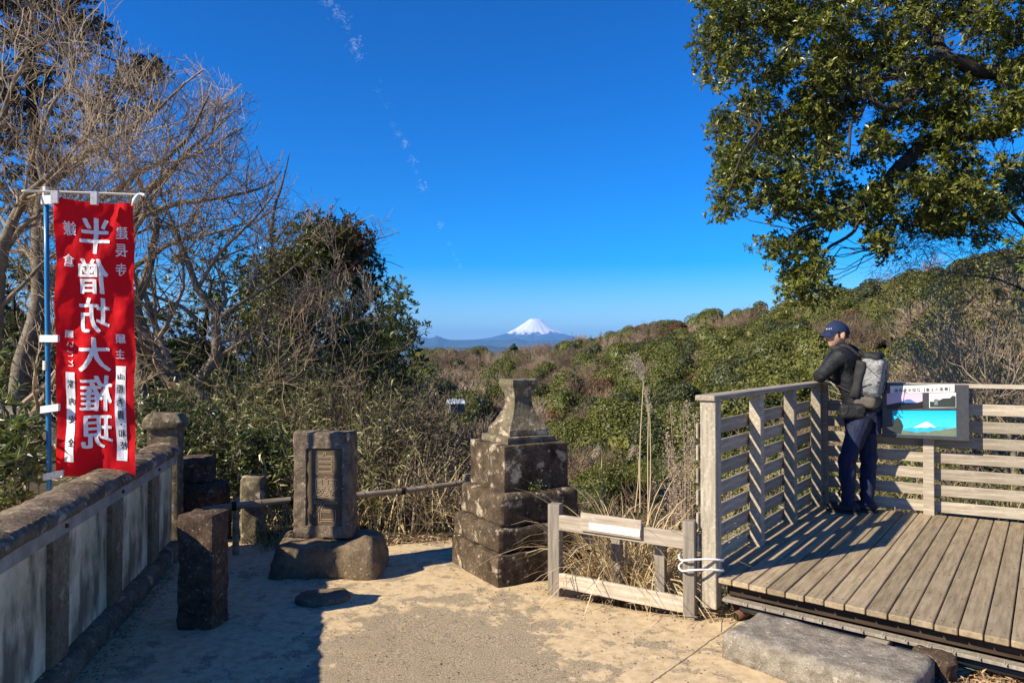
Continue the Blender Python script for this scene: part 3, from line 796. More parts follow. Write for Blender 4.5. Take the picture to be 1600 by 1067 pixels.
for ch, z0 in (('自', .485), ('慶', .30), ('石', .118)):
    V, Fs, E = glyph(ch, .012, 2, False)
    V = norm_box(V); gx, gz = .185, .160
    if ch == '自': gx = .14
    U = np.stack([(V[:, 0] - .5) * gx + .026, np.full(len(V), -.0895), z0 + V[:, 1] * gz], 1)
    M = Mesher(); a_ = U[[e[0] for e in E]]; b_ = U[[e[1] for e in E]]
    M.segs(a_, b_, np.full(len(E), .0023), np.full(len(E), .0023), 5)
    link('carved_character', M.mesh('carved_character', [M_CARVE], True), tab)

# ------------------------------------------------------------------ stepped stone pedestal
ped = empty('stone_pedestal', (.05, 5.83, 0), math.atan2(-.4906, .8714) * 0 + math.atan2(.4906, .8714), label='tall stepped stone pedestal with a flared neck at the edge of the terrace', cat='stone pedestal')
def cushion(s, h, n_, rnd, amp, off): return stone_bm(s, s, h, n_, rnd, amp, 5, off)
link('foot_stone', mesh_bm('foot_stone', cushion(.80, .275, (22, 22, 9), .022, .016, 41), M_PED, 2), ped, loc=(0, 0, -.05))
link('base_stone', mesh_bm('base_stone', cushion(.765, .185, (22, 22, 8), .035, .013, 44), M_PED, 2), ped, loc=(-.006, .004, .225))
link('lower_tier', mesh_bm('lower_tier', cushion(.69, .235, (26, 26, 12), .038, .007, 47), M_PED, 2), ped, loc=(0, 0, .408))
link('square_block', mesh_bm('square_block', cushion(.565, .345, (22, 22, 14), .010, .006, 51), M_PED, 2), ped, loc=(0, 0, .64))
link('plinth', mesh_bm('plinth', cushion(.43, .055, (16, 16, 3), .008, .004, 54), M_NECK, 2), ped, loc=(0, 0, .983))
bm = bmesh.new(); prof = [(.345, 1.035), (.35, 1.05), (.345, 1.085), (.325, 1.10), (.27, 1.14), (.22, 1.19), (.175, 1.24), (.152, 1.29), (.153, 1.33), (.178, 1.375), (.212, 1.41), (.224, 1.43), (.222, 1.462), (.21, 1.468)]
rows = []; kk = 7
for s_, z_ in prof:
    row = []
    for side in range(4):
        for j in range(kk):
            t = -1 + 2 * j / kk
            x, y = [(t, -1), (1, t), (-t, 1), (-1, -t)][side]
            q = Vector((x * s_ / 2, y * s_ / 2, z_)); e = fbm(q, 14, 3, 61) * .006
            row.append(bm.verts.new(q * 1.0 + Vector((x * e, y * e, e))))
    rows.append(row)
m_ = len(rows[0])
for i in range(len(rows) - 1):
    for j in range(m_): bm.faces.new((rows[i][j], rows[i][(j + 1) % m_], rows[i + 1][(j + 1) % m_], rows[i + 1][j]))
bm.faces.new(rows[-1]); bm.faces.new(list(reversed(rows[0])))
me = mesh_bm('flared_neck', bm, M_NECK); link('flared_neck', me, ped)
# small green weed growing from the joint
M_GRASS = leaf_mat('fresh_green_leaves', [(.10, .14, .02), (.20, .24, .05), (.14, .19, .04)], .5, .3)
M = Mesher(); r_ = np.random.default_rng(5); k_ = 60
c_ = np.array([-.02, -.30, .66]) + r_.normal(0, 1, (k_, 3)) * np.array([.05, .008, .03]); M.leaves(c_, r_.normal(0, 1, (k_, 3)) + [0, -.6, .6], r_.normal(0, 1, (k_, 3)), .022, .012)
wd_ = tag(link('small_weed', M.mesh('small_weed', [M_GRASS]), None, ped.location, ped.rotation_euler.z), 'small green weed growing on the face of the stone pedestal', 'plant')

# ------------------------------------------------------------------ bamboo rail
n = N('weathered_bamboo', .6, .35); a = n.noise(5, 5, .6, stretch=(1, 1, 6)); n.color(n.ramp(a, [(.35, (.15, .115, .08)), (.65, (.32, .27, .19))])); n.bump(a, .3, .003); M_BAMB = n.m
M_ROPE = plain('black_rope', (.02, .018, .016), .9, .1)
M = Mesher(); A0 = Vector((-2.5, 6.00, .40)); A1 = Vector((-.42, 7.10, .43)); pts_, rad_ = [], []
for i in range(0, 9):
    t = i / 8; pts_.append(A0.lerp(A1, t) + Vector((0, 0, .012 * math.sin(t * 7)))); rad_.append(.030 - .006 * t)
tube_path(M, pts_, rad_, 10, sub=3)
for i in range(8):
    t = (i + .5) / 8; c_ = A0.lerp(A1, t) + Vector((0, 0, .012 * math.sin(t * 7))); dv = (A1 - A0).normalized() * .008
    M.segs([c_ - dv, ], [c_ + dv], [.0315], [.0315], 10)
bam = link('bamboo_rail', M.mesh('bamboo_rail', [M_BAMB], True)); tag(bam, 'grey weathered bamboo pole rail running behind the inscribed stone', 'bamboo rail')
for t in (.10, .30, .72): 
    M = Mesher(); c_ = A0.lerp(A1, t) + Vector((0, 0, .012 * math.sin(t * 7))); dv = (A1 - A0).normalized() * .018; M.segs([c_ - dv], [c_ + dv], [.036], [.036], 10); link('rope_binding', M.mesh('rope_binding', [M_ROPE], True), bam)
for t in (.10, .985):
    M = Mesher(); c_ = A0.lerp(A1, t); M.segs([[c_.x, c_.y + .05, -.6]], [[c_.x, c_.y + .05, c_.z + .08]], [.03], [.028], 8); link('stake', M.mesh('stake', [M_BAMB], True), bam)

# ------------------------------------------------------------------ wood materials
def wood(name, a, b, c3, along=0, sc=1.0, pale=.62):
    n = N(name, .85, .2)
    stv = [14, 14, 14]; stv[along] = 1.1
    g = n.noise(3.2 * sc, 8, .66, stretch=tuple(stv)); g2 = n.noise(1.3 * sc, 5, .6, stretch=(3, 3, 3)); g3 = n.noise(46, 4, .7)
    info = n.n('ObjectInfo')
    c = n.ramp(g, [(.3, a), (.55, b), (.75, c3)])
    c = n.mix(n.ramp(g2, [(.45, 0.0), (.75, .45)]), c, tuple(x * .62 for x in b))
    c = n.mix(n.ramp(g3, [(pale, 0.0), (pale + .06, .35)]), c, tuple(min(1, x * 1.25) for x in c3))
    rv = n.math('ADD', n.math('MULTIPLY', info.outputs['Random'], .46), .77)
    x = n.n('VectorMath', operation='SCALE'); n.l(c, x.inputs[0]); n.l(rv, x.inputs['Scale'])
    n.bump(g, .5, .004); n.color(x.outputs[0]); return n.m
M_DECK = wood('deck_boards', (.19, .145, .088), (.34, .27, .175), (.43, .35, .24), 1)
M_RAIL = wood('weathered_rail_wood', (.20, .165, .12), (.36, .315, .245), (.50, .46, .385), 0)
M_POST = wood('weathered_post_wood', (.17, .145, .11), (.32, .285, .22), (.46, .42, .34), 2, pale=.55)
M_FENCE = wood('pale_fence_wood', (.26, .21, .15), (.44, .38, .30), (.58, .53, .45), 0)
M_FENCEP = wood('grey_fence_post', (.14, .12, .09), (.25, .22, .18), (.34, .31, .26), 2)
M_BEAM = wood('shade_painted_deck_beam', (.03, .02, .014), (.055, .038, .026), (.08, .06, .04), 0)  # wood colour darkened to imitate the shade under the deck boards
M_PAPER = plain('worn_white_board', (.62, .60, .55), .5, .4, 18)
M_WHITE = plain('white_strap', (.75, .74, .72), .5, .3, 50)

def board(name, L, wd, th, mat, parent, loc, rz, bev=.004, rot=None, axis=0, mats={}):
    """a board of length L along local x; shared mesh for equal sizes"""
    key = (name, round(L, 3), wd, th, mat.name, axis)
    if key not in mats:
        dims = [(L, th, wd), (wd, L, th), (wd, th, L)][axis]
        mats[key] = mesh_bm(name, box_bm(*dims, bev=bev), mat)
    return link(name, mats[key], parent, loc, rz, rot)

# ------------------------------------------------------------------ low fence
fp0 = Vector((.305, 5.20, 0)); fp1 = Vector((1.135, 4.74, 0))
fence = empty('low_wooden_fence', fp0, math.atan2(fp1.y - fp0.y, fp1.x - fp0.x), label='low two rail wooden fence between stone pedestal and deck with dry grass behind', cat='fence')
FL = (fp1 - fp0).length
board('post', .70, .085, .085, M_FENCEP, fence, (0, 0, .27), .1, axis=2)
board('post', .68, .075, .075, M_FENCEP, fence, (FL, 0, .265), .05, axis=2)
board('back_post', .74, .07, .06, M_FENCEP, fence, (.34, .30, .12), .0, axis=2)
board('back_post', .74, .07, .06, M_FENCEP, fence, (.72, .12, .12), .0, axis=2)
o = board('rail', FL + .0, .105, .035, M_FENCE, fence, (FL / 2, -.02, .488), 0); o.rotation_euler = (0, .02, .0)
o = board('rail', FL + .0, .10, .035, M_FENCE, fence, (FL / 2, -.02, .085), 0); o.rotation_euler = (0, .03, 0)
nb_ = link('notice_board', mesh_bm('notice_board', box_bm(.43, .014, .125, bev=.003), M_FENCE), fence, loc=(.43, -.052, .525)); nb_.rotation_euler = (0, .02, 0)
pp_ = link('worn_sheet', mesh_bm('worn_sheet', box_bm(.36, .004, .05, (.03, -.010, -.022)), M_PAPER), nb_)

# ------------------------------------------------------------------ deck
DZ = .26
DP0 = Vector((1.30, 4.72, 0)); DD = Vector((.588, .809, 0)); DE = Vector((.809, -.588, 0))
deck = empty('viewing_deck', DP0, math.atan2(DE.y, DE.x), label='raised timber viewing deck of parallel brown boards at the right', cat='deck')
LB = 2.72
def sfront(q): return -.0875 * q
def sback(q): return LB + .105 * q
screws = Mesher()
for k in range(-1, 31):
    q0 = .004 + k * .111; q1 = q0 + .1035; qm = (q0 + q1) / 2
    jit = random.uniform(-.006, .006)
    y0, y1 = sfront(qm) + jit - .03, sback(qm) + .03
    bm = bmesh.new(); bmesh.ops.create_cube(bm, size=1)
    for v in bm.verts:
        v.co = Vector(((q0 + q1) / 2 + v.co.x * (q1 - q0), y0 if v.co.y < 0 else y1, v.co.z * .034))
        if v.co.y == y0 or abs(v.co.y - y0) < 1e-5: v.co.y = sfront(v.co.x) + jit - .03
    bmesh.ops.bevel(bm, geom=bm.edges[:], offset=.004, segments=1, affect='EDGES')
    link('plank', mesh_bm('plank', bm, M_DECK), deck, loc=(0, 0, DZ - .017 + random.uniform(-.0012, .0012)))
    for yy in np.arange(y0 + .09, y1, .46):
        for dx in (-.028, .028): screws.segs([[qm + dx, yy, DZ - .002]], [[qm + dx, yy, DZ + .0018]], [.0042], [.0042], 6)
        
M_SCREW = plain('dull_screws', (.06, .05, .045), .5, .5)
sc_o = link('screws', screws.mesh('screws', [M_SCREW]), deck); sc_o['kind'] = 'stuff'
fr = math.atan2(-.0875, 1)
def along_front(q, off, z): return (q, sfront(q) + off, z)
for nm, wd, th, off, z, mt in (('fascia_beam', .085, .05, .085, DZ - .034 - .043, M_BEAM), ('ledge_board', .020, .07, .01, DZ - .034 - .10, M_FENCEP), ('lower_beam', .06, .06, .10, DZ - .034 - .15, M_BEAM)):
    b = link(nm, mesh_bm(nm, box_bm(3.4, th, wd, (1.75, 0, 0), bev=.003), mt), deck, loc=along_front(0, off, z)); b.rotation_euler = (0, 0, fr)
# ledge teeth
M = Mesher()
for q in np.arange(.2, 3.4, .111):
    b0 = np.array([q, sfront(q) - .05, DZ - .034 - .086]); M.segs([b0], [b0 + [0, 0, .022]], [.006], [.001], 4)
link('ledge_pins', M.mesh('ledge_pins', [M_RAIL]), deck)['kind'] = 'stuff'
for q in (.95, 2.3):
    link('support_block', mesh_bm('support_block', box_bm(.12, .14, .075, bev=.004), M_RAIL), deck, loc=along_front(q, .00, DZ - .034 - .155), rz=fr)
for q in np.arange(.6, 3.4, .45):
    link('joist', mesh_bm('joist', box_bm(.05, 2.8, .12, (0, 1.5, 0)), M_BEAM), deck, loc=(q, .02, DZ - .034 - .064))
M_PIPE = plain('black_pipe', (.022, .024, .028), .45, .5)
M = Mesher(); tube_path(M, [DP0 + DE * .15 + DD * .02 + Vector((0, 0, .085)), DP0 + DE * 1.0 - DD * .03 + Vector((0, 0, .075)), DP0 + DE * 3.0 - DD * .16 + Vector((0, 0, .07))], [.026] * 3, 10)
tag(link('drain_pipe', M.mesh('drain_pipe', [M_PIPE], True)), 'black plastic pipe lying under the front edge of the deck', 'pipe')
pp0 = G(1150, 962, .03); M = Mesher(); tube_path(M, [pp0, pp0 + Vector((.11, .07, .01))], [.028, .028], 14, sub=1)
pm = link('rusty_pipe', M.mesh('rusty_pipe', [M_RUSTY], True)); tag(pm, 'short stub of brown rusty pipe on the ground by the deck corner post', 'pipe')
M = Mesher(); M.segs([pp0 - Vector((.001, .0006, 0))], [pp0 - Vector((.002, .0012, 0))], [.021], [.021], 14); v_ = M.V[0]
bm = bmesh.new(); bmesh.ops.create_circle(bm, cap_ends=True, segments=14, radius=.021)
hl = link('bore_shade_disc', mesh_bm('bore_shade_disc', bm, M_BLACK), pm, loc=pp0 - Vector((.0022, .0014, 0))); hl.rotation_euler = Vector((-.84, -.54, 0)).to_track_quat('Z', 'Y').to_euler()  # black disc on the closed pipe end, painted shade of a hollow

# railings
RT = DZ + 1.145
def railing(name, label, org, dv, outv, L, post_s, first_tall=False):
    rz = math.atan2(dv.y, dv.x)
    R_ = empty(name, org, rz, label=label, cat='railing', group='timber railings round the deck')
    # local x along the rail; sign of outward side
    sgn = 1 if (Vector((-dv.y, dv.x, 0)).dot(outv) > 0) else -1
    for i, s_ in enumerate(post_s):
        if i == 0 and first_tall:
            o = board('corner_post', RT - .035 - .06, .102, .102, M_POST, R_, (s_, 0, (RT - .035 + .06) / 2), 0, axis=2)
        else:
            o = board('post', RT - .035 - DZ + .02, .085, .085, M_RAIL, R_, (s_, 0, (RT - .035 + DZ - .02) / 2), 0, axis=2)
    ends = list(post_s) + ([L] if post_s[-1] < L - .05 else [])
    for k in range(7):
        z = DZ + .062 + k * .143
        for i in range(len(ends) - 1):
            a_, b_ = ends[i], ends[i + 1]
            if i == 0: a_ -= .07
            else: a_ += .002
            o = board('slat', round(b_ - a_ - .004, 3), 0.097, .014, M_RAIL, R_, ((a_ + b_) / 2, sgn * ((.0575 if first_tall else .0425) + .008), z + random.uniform(-.003, .003)), 0, bev=.003)
            if z + .06 > RT: pass
    o = board('top_rail', round(L + .10, 3), .13, .035, M_RAIL, R_, (L / 2 - .02, sgn * .012, RT - .0175), 0, bev=.005)
    o.rotation_euler = (math.pi / 2, 0, 0)
    return R_, sgn
BD = Vector((.866, -.5, 0))
P1 = DP0 + DD * LB
RO = DP0 - DE * .035
RL, _ = railing('wooden_railing', 'timber railing along the left edge of the deck ending in a thick pale corner post', RO, DD, -DE, LB, [0.0, .92, 1.80, LB - .05], True)
RB, _ = railing('wooden_railing', 'timber railing along the back edge of the deck carrying the picture board', P1 + DD * .03, BD, DD, 3.6, [.0, .86, 1.76, 2.66, 3.56])
# straps tying the fence post to the corner post
for z in (.31, .375):
    M = Mesher(); c0_ = RO; c1_ = fp1
    pts_ = []
    mid_ = c0_ * .52 + c1_ * .48; ax = (c0_ - c1_).normalized(); sd_ = Vector((-ax.y, ax.x, 0))
    for a_ in np.linspace(0, 2 * math.pi, 17)[:-1]:
        ca, sa = math.cos(a_), math.sin(a_)
        pts_.append(mid_ + ax * (((c0_ - c1_).length / 2 + .068) * (abs(ca) ** .6) * (1 if ca > 0 else -1)) + sd_ * (.080 * (abs(sa) ** .6) * (1 if sa > 0 else -1)) + Vector((0, 0, z - .012 * math.cos(a_ * 2) + .006 * math.sin(a_))))
    pts_.append(pts_[0].copy())
    tube_path(M, pts_, [.007] * len(pts_), 6, sub=3)
    tag(link('white_strap', M.mesh('white_strap', [M_WHITE], True)), ('lower' if z < .35 else 'upper') + ' white tie strap round the fence post and corner post of the deck', 'strap', 'white straps round the posts')

# picture board on the back railing
def fpos(q, off, z): return P1 + BD * q - DD * off + Vector((0, 0, z))
sg = empty('picture_board', fpos(.845, .085, 1.165), math.atan2(BD.y, BD.x), label='dark picture board with three mountain view photos fixed to the back railing', cat='sign board')
M_SGN = plain('charcoal_board', (.045, .047, .052), .38, .5, 30, .05)
link('board_panel', mesh_bm('board_panel', box_bm(.66, .022, .475, bev=.004, seg=2), M_SGN), sg)
def flat(name, pts2, mat, yy, parent):
    bm = bmesh.new(); vs = [bm.verts.new((x, yy, z)) for x, z in pts2]; f_ = bm.faces.new(vs)
    if f_.normal.y > 0: bmesh.ops.reverse_faces(bm, faces=[f_])
    bmesh.ops.triangulate(bm, faces=bm.faces[:])
    return link(name, mesh_bm(name, bm, mat), parent)
def rect(x0, z0, x1, z1): return [(x0, z0), (x1, z0), (x1, z1), (x0, z1)]
def printm(name, c, rough=.35):
    n = N(name, rough, .4); f = n.noise(25, 4); n.color(n.ramp(f, [(.3, tuple(x * .85 for x in c)), (.7, tuple(min(1, x * 1.1) for x in c))])); return n.m
def grad(name, c0_, c1_, z0, z1):
    n = N(name, .35, .4); sp_ = n.n('SeparateXYZ'); n.l(n.coord(), sp_.inputs[0]); t = n.math('DIVIDE', n.math('SUBTRACT', sp_.outputs[2], z0), z1 - z0)
    n.color(n.ramp(t, [(0.0, c0_), (1.0, c1_)])); return n.m
PW = printm('print_white', (.72, .72, .70)); PB = printm('print_black', (.015, .015, .017)); PG = printm('print_dark_green', (.035, .045, .04)); PBL = printm('print_blue', (.06, .14, .36)); PT = printm('print_trees', (.16, .18, .12)); PGR = printm('print_grey', (.16, .20, .20)); PSN = printm('print_sea', (.03, .42, .72))
def sx(u): return (u - 1452.5) / 119 * .66
def sz(v, u=1452): return (646.5 - v + (u - 1452.5) * .06) / 84 * .475
Y0 = -.0135
def U2(*p): return [(sx(u), sz(v, u)) for u, v in p]
pv1 = flat('title_strip', U2((1405, 617), (1493, 618), (1493, 606.5), (1405, 605.5)), PW, Y0, sg)
ph1 = flat('sunset_photo', U2((1400, 642), (1450, 643), (1450, 618), (1400, 617)), grad('print_sunset', (.75, .50, .52), (.52, .40, .60), 0, .2), Y0, sg)
flat('mountain_print', U2((1400, 637), (1420, 631), (1428, 627), (1433, 627), (1441, 632), (1450, 634), (1450, 641), (1400, 641)), PBL, Y0 - .001, ph1)
flat('hill_print', U2((1400, 635), (1415, 632), (1432, 636), (1442, 633), (1450, 630.5), (1450, 642.5), (1400, 642)), PB, Y0 - .002, ph1)
ph2 = flat('building_photo', U2((1459, 641), (1495, 641.5), (1495, 619), (1459, 618.5)), grad('print_pale', (.70, .68, .66), (.66, .60, .64), 0, .2), Y0, sg)
flat('hill_print', U2((1460, 640), (1494.5, 641), (1494.5, 624), (1490, 623.5), (1487, 627), (1478, 627), (1472, 630), (1471, 628), (1466, 628), (1465, 632), (1460, 631)), PG, Y0 - .001, ph2)
flat('building_print', U2((1466, 637), (1471, 637), (1471, 629), (1466, 629)), PGR, Y0 - .002, ph2)
ph3 = flat('mountain_photo', U2((1408, 681), (1495, 685), (1495, 646), (1408, 644)), grad('print_cyan', (.10, .62, .82), (.0, .42, .62), -.22, .02), Y0, sg)
flat('sea_print', U2((1408, 680.5), (1494.5, 684.5), (1494.5, 674), (1480, 670), (1462, 669), (1440, 670), (1408, 674)), PSN, Y0 - .0008, ph3)
flat('snow_peak_print', U2((1437, 671), (1446, 666), (1453, 662.5), (1457, 662.5), (1463, 667), (1468, 671), (1460, 669.5), (1455, 671.5), (1448, 670.5)), PW, Y0 - .0016, ph3)
tp = [(1408, 680.5), (1494.5, 684.5), (1494.5, 672)] + [(1494 - i * 4, 672.5 + i * .45 + (i % 3) * 1.2) for i in range(1, 21)] + [(1408, 655), (1412, 654)]
flat('tree_print', U2(*[(1408, 680.5), (1494.5, 684.5), (1494.5, 671.5), (1489, 672), (1485, 674), (1479, 673), (1474, 676), (1466, 675.5), (1458, 678), (1450, 677), (1441, 678.5), (1432, 677.5), (1424, 675), (1418, 677), (1408, 676)]), PT, Y0 - .0024, ph3)
flat('dark_tree_print', U2((1408, 680), (1420, 680.5), (1423, 668), (1420, 660), (1416, 654), (1412, 657), (1408, 666)), PG, Y0 - .0032, ph3)
# title lettering
title = '建長寺半僧坊【富士の風景】'
tm = Mesher(); x_ = sx(1410); 
for i, ch in enumerate(title):
    V, Fs, E = glyph(ch, .012, 1)
    bx = (V[:, 0] - .0, V[:, 1]); cw = .0345
    T = [f_ for f_ in Fs]
    U = np.stack([x_ + .004 + V[:, 0] * .033 + i * cw, np.full(len(V), Y0 - .0012), sz(615.2, 1410 + i * 6) + V[:, 1] * .033], 1)
    bmq = [f_ for f_ in T if len(f_) == 4]; bmt = [f_ for f_ in T if len(f_) == 3]
    for f_ in T:
        if len(f_) > 4: bmt += [[f_[0], f_[j], f_[j + 1]] for j in range(1, len(f_) - 1)]
    tm.add(U, bmq or None, bmt or None)
link('lettering', tm.mesh('lettering', [PB]), pv1)

# ------------------------------------------------------------------ step stone, netting and litter
def solid_poly(name, pts, z0, z1, mat, amp=.01, parent=None, sub=9, rnd=.03, sc=7):
    """solid of a four-cornered outline, gridded top, rough"""
    bm = stone_bm(1, 1, z1 - z0, (sub * 3, sub, 3), .0001, 0)
    a_, b_, c_, d_ = [Vector((p_[0], p_[1], 0)) for p_ in pts]
    for v in bm.verts:
        s_, t_ = v.co.x + .5, v.co.y + .5
        q = (a_ * (1 - s_) + b_ * s_) * (1 - t_) + (d_ * (1 - s_) + c_ * s_) * t_
        e = min(s_, 1 - s_, (t_) * .45, (1 - t_) * .45) * 1.2
        zz = v.co.z + z0
        top = v.co.z > (z1 - z0) * .9
        if top: zz -= max(0, rnd - e * 1.0) ** 2 / rnd * .8
        nn = fbm((q.x, q.y, zz), sc, 4)
        cen = (a_ + b_ + c_ + d_) / 4
        k_ = 1 + nn * amp * 2.5 * (1 if e < .02 else 0)
        q = cen + (q - cen) * k_
        v.co = Vector((q.x, q.y, zz + nn * amp * (1.0 if top else .4)))
    bmesh.ops.recalc_face_normals(bm, faces=bm.faces[:])
    return link(name, mesh_bm(name, bm, mat, True), parent)
zt = .15
a_, b_, c_, d_ = G(1128, 984, zt), G(1424, 1082, zt), G(1462, 1022, zt), G(1185, 953, zt)
tag(solid_poly('step_stone', [a_, b_, c_, d_], -.03, zt, M_SLAB, .022, sub=14, rnd=.03), 'long rough grey step stone lying before the deck', 'step stone')
# dark wet chunk at its end
p = G(1455, 1048, .05); stone('dark_chunk', 'dark split wood chunk at the right end of the grey step stone', 'wood chunk', M_PIL, (.10, .20, .16), (p.x + .02, p.y + .02, -.02), .5, (6, 8, 6), .03, .02, 14, 71)
M_NET = leaf_mat('green_sheet', [(.16, .34, .26), (.05, .36, .30), (.22, .36, .28)], .6, 0)
n = N('torn_green_sheet', .55, .3); a = n.noise(14, 5, .7); n.color(n.ramp(a, [(.3, (.10, .20, .15)), (.5, (.22, .37, .29)), (.7, (.05, .36, .30))])); n.bump(a, .6, .01); M_SHEET = n.m
def sheet(name, lab, uv, w_, d__, rz, sd):
    bm = bmesh.new(); k_ = 22; rr = np.random.default_rng(sd); vs = {}
    for i in range(k_ + 1):
        for j in range(k_ + 1):
            x = (i / k_ - .5) * w_; y = (j / k_ - .5) * d__
            a_ = math.atan2(y, x); lim = .42 + .07 * math.sin(a_ * 3 + sd) + .04 * math.sin(a_ * 7)
            if math.hypot(x / w_, y / d__) < lim: vs[i, j] = bm.verts.new((x, y, .03 + .035 * fbm((x, y, sd), 9, 4)))
    for (i, j), v in list(vs.items()):
        if (i + 1, j) in vs and (i, j + 1) in vs and (i + 1, j + 1) in vs: bm.faces.new((v, vs[i + 1, j], vs[i + 1, j + 1], vs[i, j + 1]))
    p = G(*uv); o = link(name, mesh_bm(name, bm, M_SHEET, True), None, (p.x, p.y, .0), rz); tag(o, lab, 'plastic sheet', 'torn green sheets beside the step stone')
sheet('green_sheet', 'pale green torn plastic sheet on the ground right of the step stone', (1510, 1046), .42, .30, .2, 3)
sheet('green_sheet', 'teal green torn plastic sheet at the bottom right corner of the photo', (1590, 1056), .34, .34, .9, 8)
M_LITTER = leaf_mat('dry_litter', [(.20, .12, .06), (.34, .22, .11), (.46, .34, .20), (.14, .07, .04)], .7, .1, tcol=(1, .9, .6))
M_STRAW = leaf_mat('straw', [(.44, .32, .16), (.66, .52, .29), (.76, .64, .42), (.32, .22, .11)], .6, .25, tcol=(1, .95, .7))
M = Mesher(); r_ = np.random.default_rng(9)
def scatter_litter(poly_uv, k_, L=(.02, .05), z=.01):
    g_ = [G(u, v) for u, v in poly_uv]; poly = [(q.x, q.y) for q in g_]
    xs_ = [q[0] for q in poly]; ys_ = [q[1] for q in poly]; out = []
    while len(out) < k_:
        x = r_.uniform(min(xs_), max(xs_), 400); y = r_.uniform(min(ys_), max(ys_), 400); m = inside(x, y, poly); out += list(zip(x[m], y[m]))
    o_ = np.array(out[:k_]); c_ = np.column_stack([o_, z + r_.uniform(0, .025, k_)])
    d_ = r_.normal(0, 1, (k_, 3)) * [1, 1, .35]
    return c_, d_
c_, d_ = scatter_litter([(1455, 1030), (1480, 985), (1620, 1020), (1640, 1100), (1440, 1100)], 2600)
nn_ = r_.normal(0, .5, (len(c_), 3)) + [0, 0, 1]; M.leaves(c_, d_, nn_, r_.uniform(.015, .05, len(c_)), r_.uniform(.004, .02, len(c_)))
c_, d_ = scatter_litter([(1180, 952), (1190, 938), (1500, 985), (1480, 1010)], 700); M.leaves(c_, d_, r_.normal(0, .5, (len(c_), 3)) + [0, 0, 1], .035, .01)
c_, d_ = scatter_litter([(1090, 970), (1100, 945), (1180, 955), (1130, 975)], 180); M.leaves(c_, d_, r_.normal(0, .5, (len(c_), 3)) + [0, 0, 1], .03, .009)
c_, d_ = scatter_litter([(900, 930), (930, 915), (1080, 950), (1090, 968)], 160, z=0); M.leaves(c_, d_, r_.normal(0, .5, (len(c_), 3)) + [0, 0, 1], .07, .008)
c_, d_ = scatter_litter([(350, 850), (440, 830), (700, 835), (720, 850), (430, 856)], 900, z=-.02); M.leaves(c_, d_, r_.normal(0, .5, (len(c_), 3)) + [0, 0, 1], .06, .012)
c_, d_ = scatter_litter([(110, 1067), (270, 872), (290, 880), (150, 1067)], 420, z=0); M.leaves(c_, d_, r_.normal(0, .5, (len(c_), 3)) + [0, 0, 1], .03, .01)
c_, d_ = scatter_litter([(200, 1100), (300, 880), (1100, 1000), (1100, 1100)], 420, z=.004); M.leaves(c_, d_ * [1, 1, .2], r_.normal(0, .2, (len(c_), 3)) + [0, 0, 1], .022, .006)
tag(link('leaf_litter', M.mesh('leaf_litter', [M_LITTER])), 'dry leaves and bits of straw lying on the ground', kind='stuff')
bm = bmesh.new(); bmesh.ops.create_icosphere(bm, subdivisions=1, radius=1); gv = np.array([v.co[:] for v in bm.verts]); gf = np.array([[v.index for v in f_.verts] for f_ in bm.faces]); bm.free()
Mg = Mesher()
for poly_, k_ in (([(100, 1080), (280, 870), (300, 880), (180, 1080)], 260), ([(420, 908), (600, 905), (600, 896), (420, 898)], 90), ([(700, 880), (760, 925), (900, 905), (900, 925), (770, 940), (690, 885)], 160), ([(880, 935), (1090, 965), (1130, 1000), (1120, 1080), (860, 950)], 260), ([(420, 1080), (480, 900), (880, 920), (1100, 1080)], 420)):
    c_, d_ = scatter_litter(poly_, k_, z=-.004)
    for q in c_: 
        s_ = .0022 + .006 * r_.random() ** 3; Mg.add(gv * s_ * r_.uniform(.7, 1.3, 3) * [1, 1, .7] + [q[0], q[1], fbm((q[0], q[1], 0), 1.1, 3) * .018 + fbm((q[0], q[1], 3), 7, 3) * .007], None, gf)
tag(link('grit', Mg.mesh('grit', [M_ROCK])), 'small stones and grit scattered on the sandy ground', kind='stuff')
M = Mesher(); k_ = 46; c_, d_ = scatter_litter([(900, 928), (940, 915), (1085, 952), (1100, 972)], k_, z=.015)
d_ = d_ * [1, .35, .12]; d_ /= np.linalg.norm(d_, axis=1, keepdims=True); ln_ = r_.uniform(.06, .28, k_)[:, None]
M.segs(c_, c_ + d_ * ln_, r_.uniform(.002, .005, k_), r_.uniform(.001, .003, k_), 4)
tag(link('dead_twigs', M.mesh('dead_twigs', [M_TWIGL])), 'pale dead twigs lying along the foot of the low fence', kind='stuff')

# ------------------------------------------------------------------ banner
bn = empty('red_banner', P(77, 790, 4.80), label='red vertical cloth banner with large white characters on a blue pole', cat='banner')
bo = bn.location.copy()
n = N('blue_pole_plastic', .32, .5); n.color((.02, .19, .42)); M_POLE = n.m
M = Mesher(); tube_path(M, [P(81, 1040, 4.80) - bo, P(77.5, 790, 4.80) - bo, P(72, 302, 4.80) - bo], [.0155, .0155, .0150], 12)
pole = link('pole', M.mesh('pole', [M_POLE], True), bn)
M = Mesher(); a_ = P(72, 578, 4.80) - bo; M.segs([a_], [a_ + Vector((0, 0, .06))], [.020], [.020], 12); a_ = P(72, 309, 4.80) - bo; M.segs([a_], [a_ + Vector((0, 0, .07))], [.021], [.019], 12)
n = N('ivory_plastic', .4, .4); n.color((.62, .58, .48)); M_IV = n.m
link('pole_joint', M.mesh('pole_joint', [M_IV], True), bn)
M = Mesher(); tube_path(M, [P(34, 299, 4.70) - bo, P(72, 299.5, 4.78) - bo, P(150, 302, 4.86) - bo, P(229, 305, 4.95) - bo], [.008] * 4, 8)
link('cross_bar', M.mesh('cross_bar', [M_IV], True), bn)
cTL, cTR, cBL, cBR = P(85, 309, 4.74), P(209, 318, 4.92), P(87, 742, 4.74), P(212.5, 743, 4.86)
